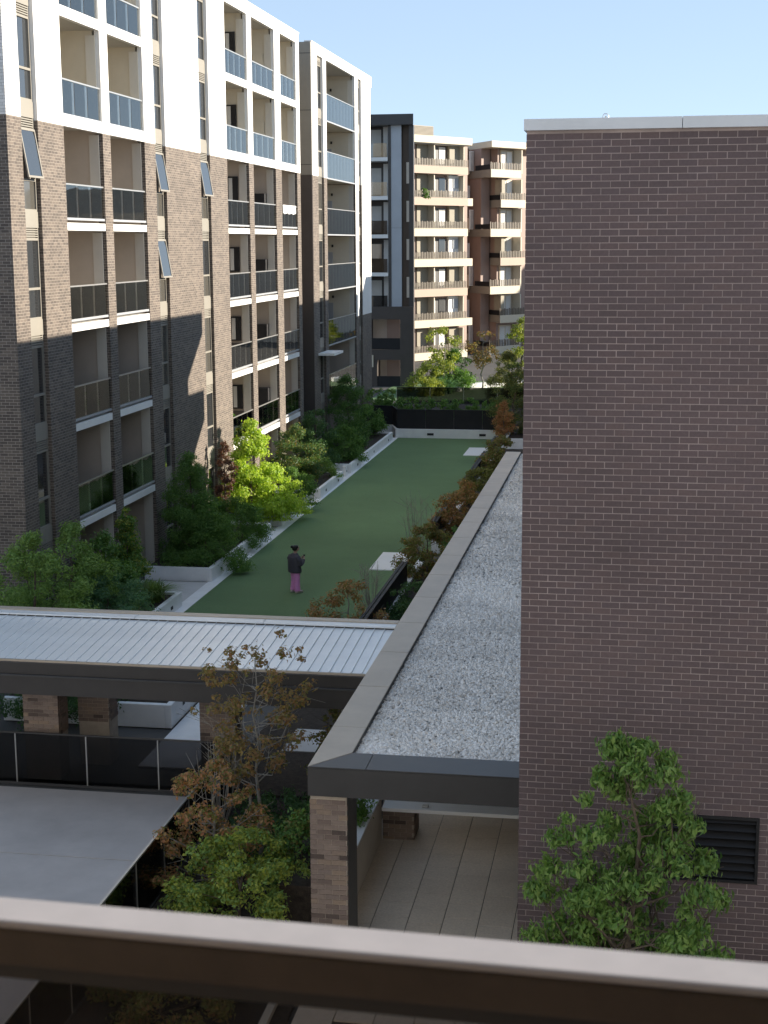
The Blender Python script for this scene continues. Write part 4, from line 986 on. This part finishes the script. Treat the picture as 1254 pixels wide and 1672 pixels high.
bare('bare_shrub', 'pale bare twiggy shrub rising above the near black screen', 'shrub', (-7.9, 44.3, 0.3), 1.9, 1.1, 16, 40)
bare('bare_shrub', 'pale bare twiggy shrub between the white slab and the red maple', 'shrub', (-7.9, 54.4, 0.1), 2.5, 1.3, 18, 41)
# front garden bed
fm = plant('maple_tree', 'young maple with sparse rust leaves in front of the awning', 'tree', (-7.0, 26.6, 0.03), 4.65, 2.5, 'vase', 'maple', 3600, 0.085, .6, 70, .22, .38, 42, None, bark='palebark', twigs=True, limbs=34, trunk_r=0.045, up=.9)
sk = thing('garden_stake', 'grey timber stake beside the trunk of the young maple', 'stake', (-7.12, 26.45, 0)); bevel(box('stake', 'greige', (-7.15, -7.10, 26.42, 26.47, 0, 1.55), sk), 0.004)
plant('maple_tree', 'low rust and olive maple leaning over the glass fence', 'tree', (-7.5, 25.2, 0.03), 2.5, 2.6, 'dome', 'rust', 5200, 0.075, .6, 70, .22, .12, 43, None, bark='palebark', twigs=True, limbs=30, leaf2='olive', up=.8)
bare('bare_shrub', 'bare pale branches against the glass fence left of the young maple', 'shrub', (-8.0, 27.3, 0.03), 2.5, 1.3, 18, 44)
plant('shrub', 'yellow green leafy shrub just above the handrail', 'bush', (-6.6, 23.6, 0.03), 1.8, 3.0, 'dome', 'yellowish', 11000, 0.08, .55, 70, .26, .0, 45, None, leaf2='soft')
plant('shrub', 'green shrub beside the mottled corner pillar', 'bush', (-5.7, 24.6, 0.03), 1.9, 1.5, 'egg', 'green', 6000, 0.08, .55, 50, .26, .0, 46, None, leaf2='olive')
plant('shrub', 'dark green groundcover beneath the young maple', 'bush', (-6.8, 27.6, 0.03), 0.9, 2.4, 'dome', 'dark', 6000, 0.08, .5, 60, .24, .0, 47, None)
plant('shrub', 'green shrub behind the beige planter wall', 'bush', (-5.4, 26.4, 0.9), 0.9, 1.1, 'egg', 'green', 3500, 0.08, .5, 35, .22, .0, 48, None)
plant('shrub', 'reddish shrub between the awning and the tan capping', 'bush', (-5.9, 29.4, 0.03), 2.5, 1.3, 'egg', 'olive', 3500, 0.08, .55, 50, .22, .2, 49, None, twigs=True, leaf2='maple')
plant('shrub', 'dark low plants seen through the balustrade glass at the left', 'bush', (-7.0, 20.4, 0.03), 1.1, 2.8, 'dome', 'olive', 8000, 0.08, .55, 70, .26, .0, 50, None, leaf2='maple')
# broadleaf tree in front of the right wall
plant('tree', 'broad leaved green tree in front of the right brick wall', 'tree', (0.1, 18.2, 0.05), 5.85, 2.65, 'bell', 'soft', 22000, 0.105, .44, 150, .26, .26, 58, None, droop=1.1, limbs=80, twigs=True, leaf2='green', up=.3, inner=.2, depth=0.6)

# ================================================================== PERSON
def rings(mb, secs, seg=14):
    """closed loft through elliptical sections (centre, rx, ry)"""
    k = len(mb.v)
    for (c, rx, ry) in secs:
        for a in range(seg):
            t = 2*math.pi*a/seg; mb.v.append((c[0]+rx*math.cos(t), c[1]+ry*math.sin(t), c[2]))
    for i in range(len(secs)-1):
        for a in range(seg):
            b = (a+1) % seg; mb.f.append((k+i*seg+a, k+i*seg+b, k+(i+1)*seg+b, k+(i+1)*seg+a))
    mb.f.append(tuple(k+a for a in range(seg-1, -1, -1))); mb.f.append(tuple(k+(len(secs)-1)*seg+a for a in range(seg)))
    return mb
def fleshed(name, mb, mat, parent, vox):
    o = mb.build(name, mat, parent, False)
    md = o.modifiers.new('skin_over', 'REMESH'); md.mode = 'VOXEL'; md.voxel_size = vox; md.use_smooth_shade = True
    sm = o.modifiers.new('smooth', 'SMOOTH'); sm.factor = 0.5; sm.iterations = 3
    return o
pe = thing('person', 'person in dark grey jacket and pink trousers looking at a phone on the lawn', 'person', (-11.33, 48.55, 0.012), rad(-40)); pe.scale = (1.16, 1.16, 1.0)
m = MB()
rings(m, [((0, 0, .82), .15, .10), ((0, -.01, 1.0), .13, .09), ((0, -.015, 1.2), .15, .10), ((0, -.005, 1.33), .13, .08), ((0, .01, 1.37), .055, .055), ((0, .03, 1.43), .05, .055), ((0, .045, 1.45), .055, .075),
          ((0, .06, 1.49), .070, .092), ((0, .06, 1.545), .076, .10), ((0, .05, 1.60), .070, .09), ((0, .04, 1.635), .04, .055)])
m.tube([(0, .145, 1.515), (0, .168, 1.495)], [.012, .016], 6)                     # nose
for sx in (-1, 1):
    m.tube([(sx*.078, .05, 1.53), (sx*.086, .045, 1.50)], [.016, .012], 6)        # ears
    m.tube([(sx*.17, -.01, 1.29), (sx*.24, .02, 1.04), (sx*.10, .25, 1.13), (sx*.06, .285, 1.15)], [.05, .045, .034, .026], 8)
    m.tube([(sx*.06, .285, 1.15), (sx*.035, .315, 1.18)], [.034, .030], 8)        # palm
    for q_ in range(4): m.tube([(sx*(.045-.0*q_), .305, 1.155+q_*.02), (sx*.012, .345, 1.160+q_*.021), (-sx*.018, .338, 1.163+q_*.021)], [.010, .009, .008], 6)
    m.tube([(sx*.05, .295, 1.20), (sx*.03, .315, 1.245)], [.011, .009], 6)        # thumb
    m.tube([(sx*.085, 0, .82), (sx*.095, .02, .46), (sx*.10, -.01, .08), (sx*.105, .08, .035)], [.075, .05, .036, .034], 8)
fleshed('body', m, 'skin', pe, 0.009)
m = MB()
rings(m, [((0, 0, .72), .235, .175), ((0, -.005, .80), .24, .18), ((0, -.02, .95), .225, .17), ((0, -.03, 1.12), .225, .165), ((0, -.025, 1.26), .215, .145), ((0, -.01, 1.33), .16, .11), ((0, .01, 1.385), .085, .08)], 18)
for sx in (-1, 1): m.tube([(sx*.15, -.02, 1.28), (sx*.235, -.01, 1.17), (sx*.265, .01, 1.02), (sx*.18, .14, 1.06), (sx*.10, .245, 1.125)], [.085, .085, .078, .068, .055], 10)
fleshed('jacket', m, 'jacket', pe, 0.016)
m = MB()
rings(m, [((0, 0, .70), .17, .14), ((0, 0, .80), .185, .15), ((0, 0, .92), .17, .135)], 16)
for sx, dy_ in ((-1, .03), (1, -.01)): m.tube([(sx*.085, 0, .78), (sx*.095, dy_, .60), (sx*.10, dy_*1.3, .40), (sx*.108, dy_*.7, .20), (sx*.112, dy_*.3, .075)], [.105, .10, .092, .09, .095], 12)
fleshed('trousers', m, 'pink', pe, 0.014)
m = MB()
rings(m, [((0, .0, 1.47), .06, .055), ((0, .005, 1.52), .084, .088), ((0, .025, 1.57), .088, .108), ((0, .03, 1.625), .076, .092), ((0, .03, 1.655), .04, .05)])
rings(m, [((0, -.075, 1.56), .03, .03), ((0, -.09, 1.59), .055, .05), ((0, -.09, 1.63), .055, .05), ((0, -.085, 1.66), .03, .03)])
fleshed('hair', m, 'hair', pe, 0.012)
for sx, fx in ((.108, .118), (-.112, -.122)):
    m = MB(); m.prism([(sx-.045, -.08), (sx+.045, -.08), (sx+.05, .10), (fx+.02, .20), (fx-.03, .20), (sx-.05, .10)], 0.0, 0.08); bevel(m.build('shoe', 'shoe', pe, False), 0.025, 3)
ph = thing('phone', 'dark phone held up by the person on the lawn', 'phone', (-11.33, 48.55, 0.012), rad(-40)); ph.scale = (1.16, 1.16, 1.0)
q = bevel(MB().box(-.038, .038, -.005, .005, -.075, .075).build('phone_body', 'black', ph, False), 0.004); q.location = (0, .325, 1.21); q.rotation_euler = (rad(-35), 0, 0)

# ================================================================== OUR BALCONY
bc = thing('balcony', 'balcony balustrade with satin grey handrail and tinted glass in the foreground', 'balustrade', (-0.18, 1.092, 10.15), rad(-1.8))
bevel(MB().box(-2.2, 2.2, -0.0225, 0.0225, 1.0935, 1.101).build('handrail', 'handrail', bc, False), 0.0036, 4)
bevel(MB().box(-2.2, 2.2, -0.0215, 0.0215, 1.060, 1.0932).build('rail_shade_body', 'railshade', bc, False), 0.004, 2)  # near face under the lit top, its shade painted in
for x0_, x1_ in ((-2.19, -0.97), (-0.95, 0.53), (0.55, 2.15)):
    box('glass_panel', 'glass_smoke', (x0_, x1_, -0.006, 0.006, 0.03, 1.0455), bc, False)
box('clamp_channel', 'dark', (-2.2, 2.2, -0.014, 0.014, 1.046, 1.0598), bc, False)
box('floor_slab', 'concrete', (-2.2, 2.2, -2.0, 0.04, -0.2, 0.01), bc, False)
box('house_wall', 'cream', (-2.4, 2.4, -2.2, -2.01, -0.2, 2.9), bc, False)
box('house_bounce_facade', 'white', (-45, 35, -2.6, -2.21, -10.4, 12), bc, False)  # unseen front of this house, added broad and white to bounce sunlight forward
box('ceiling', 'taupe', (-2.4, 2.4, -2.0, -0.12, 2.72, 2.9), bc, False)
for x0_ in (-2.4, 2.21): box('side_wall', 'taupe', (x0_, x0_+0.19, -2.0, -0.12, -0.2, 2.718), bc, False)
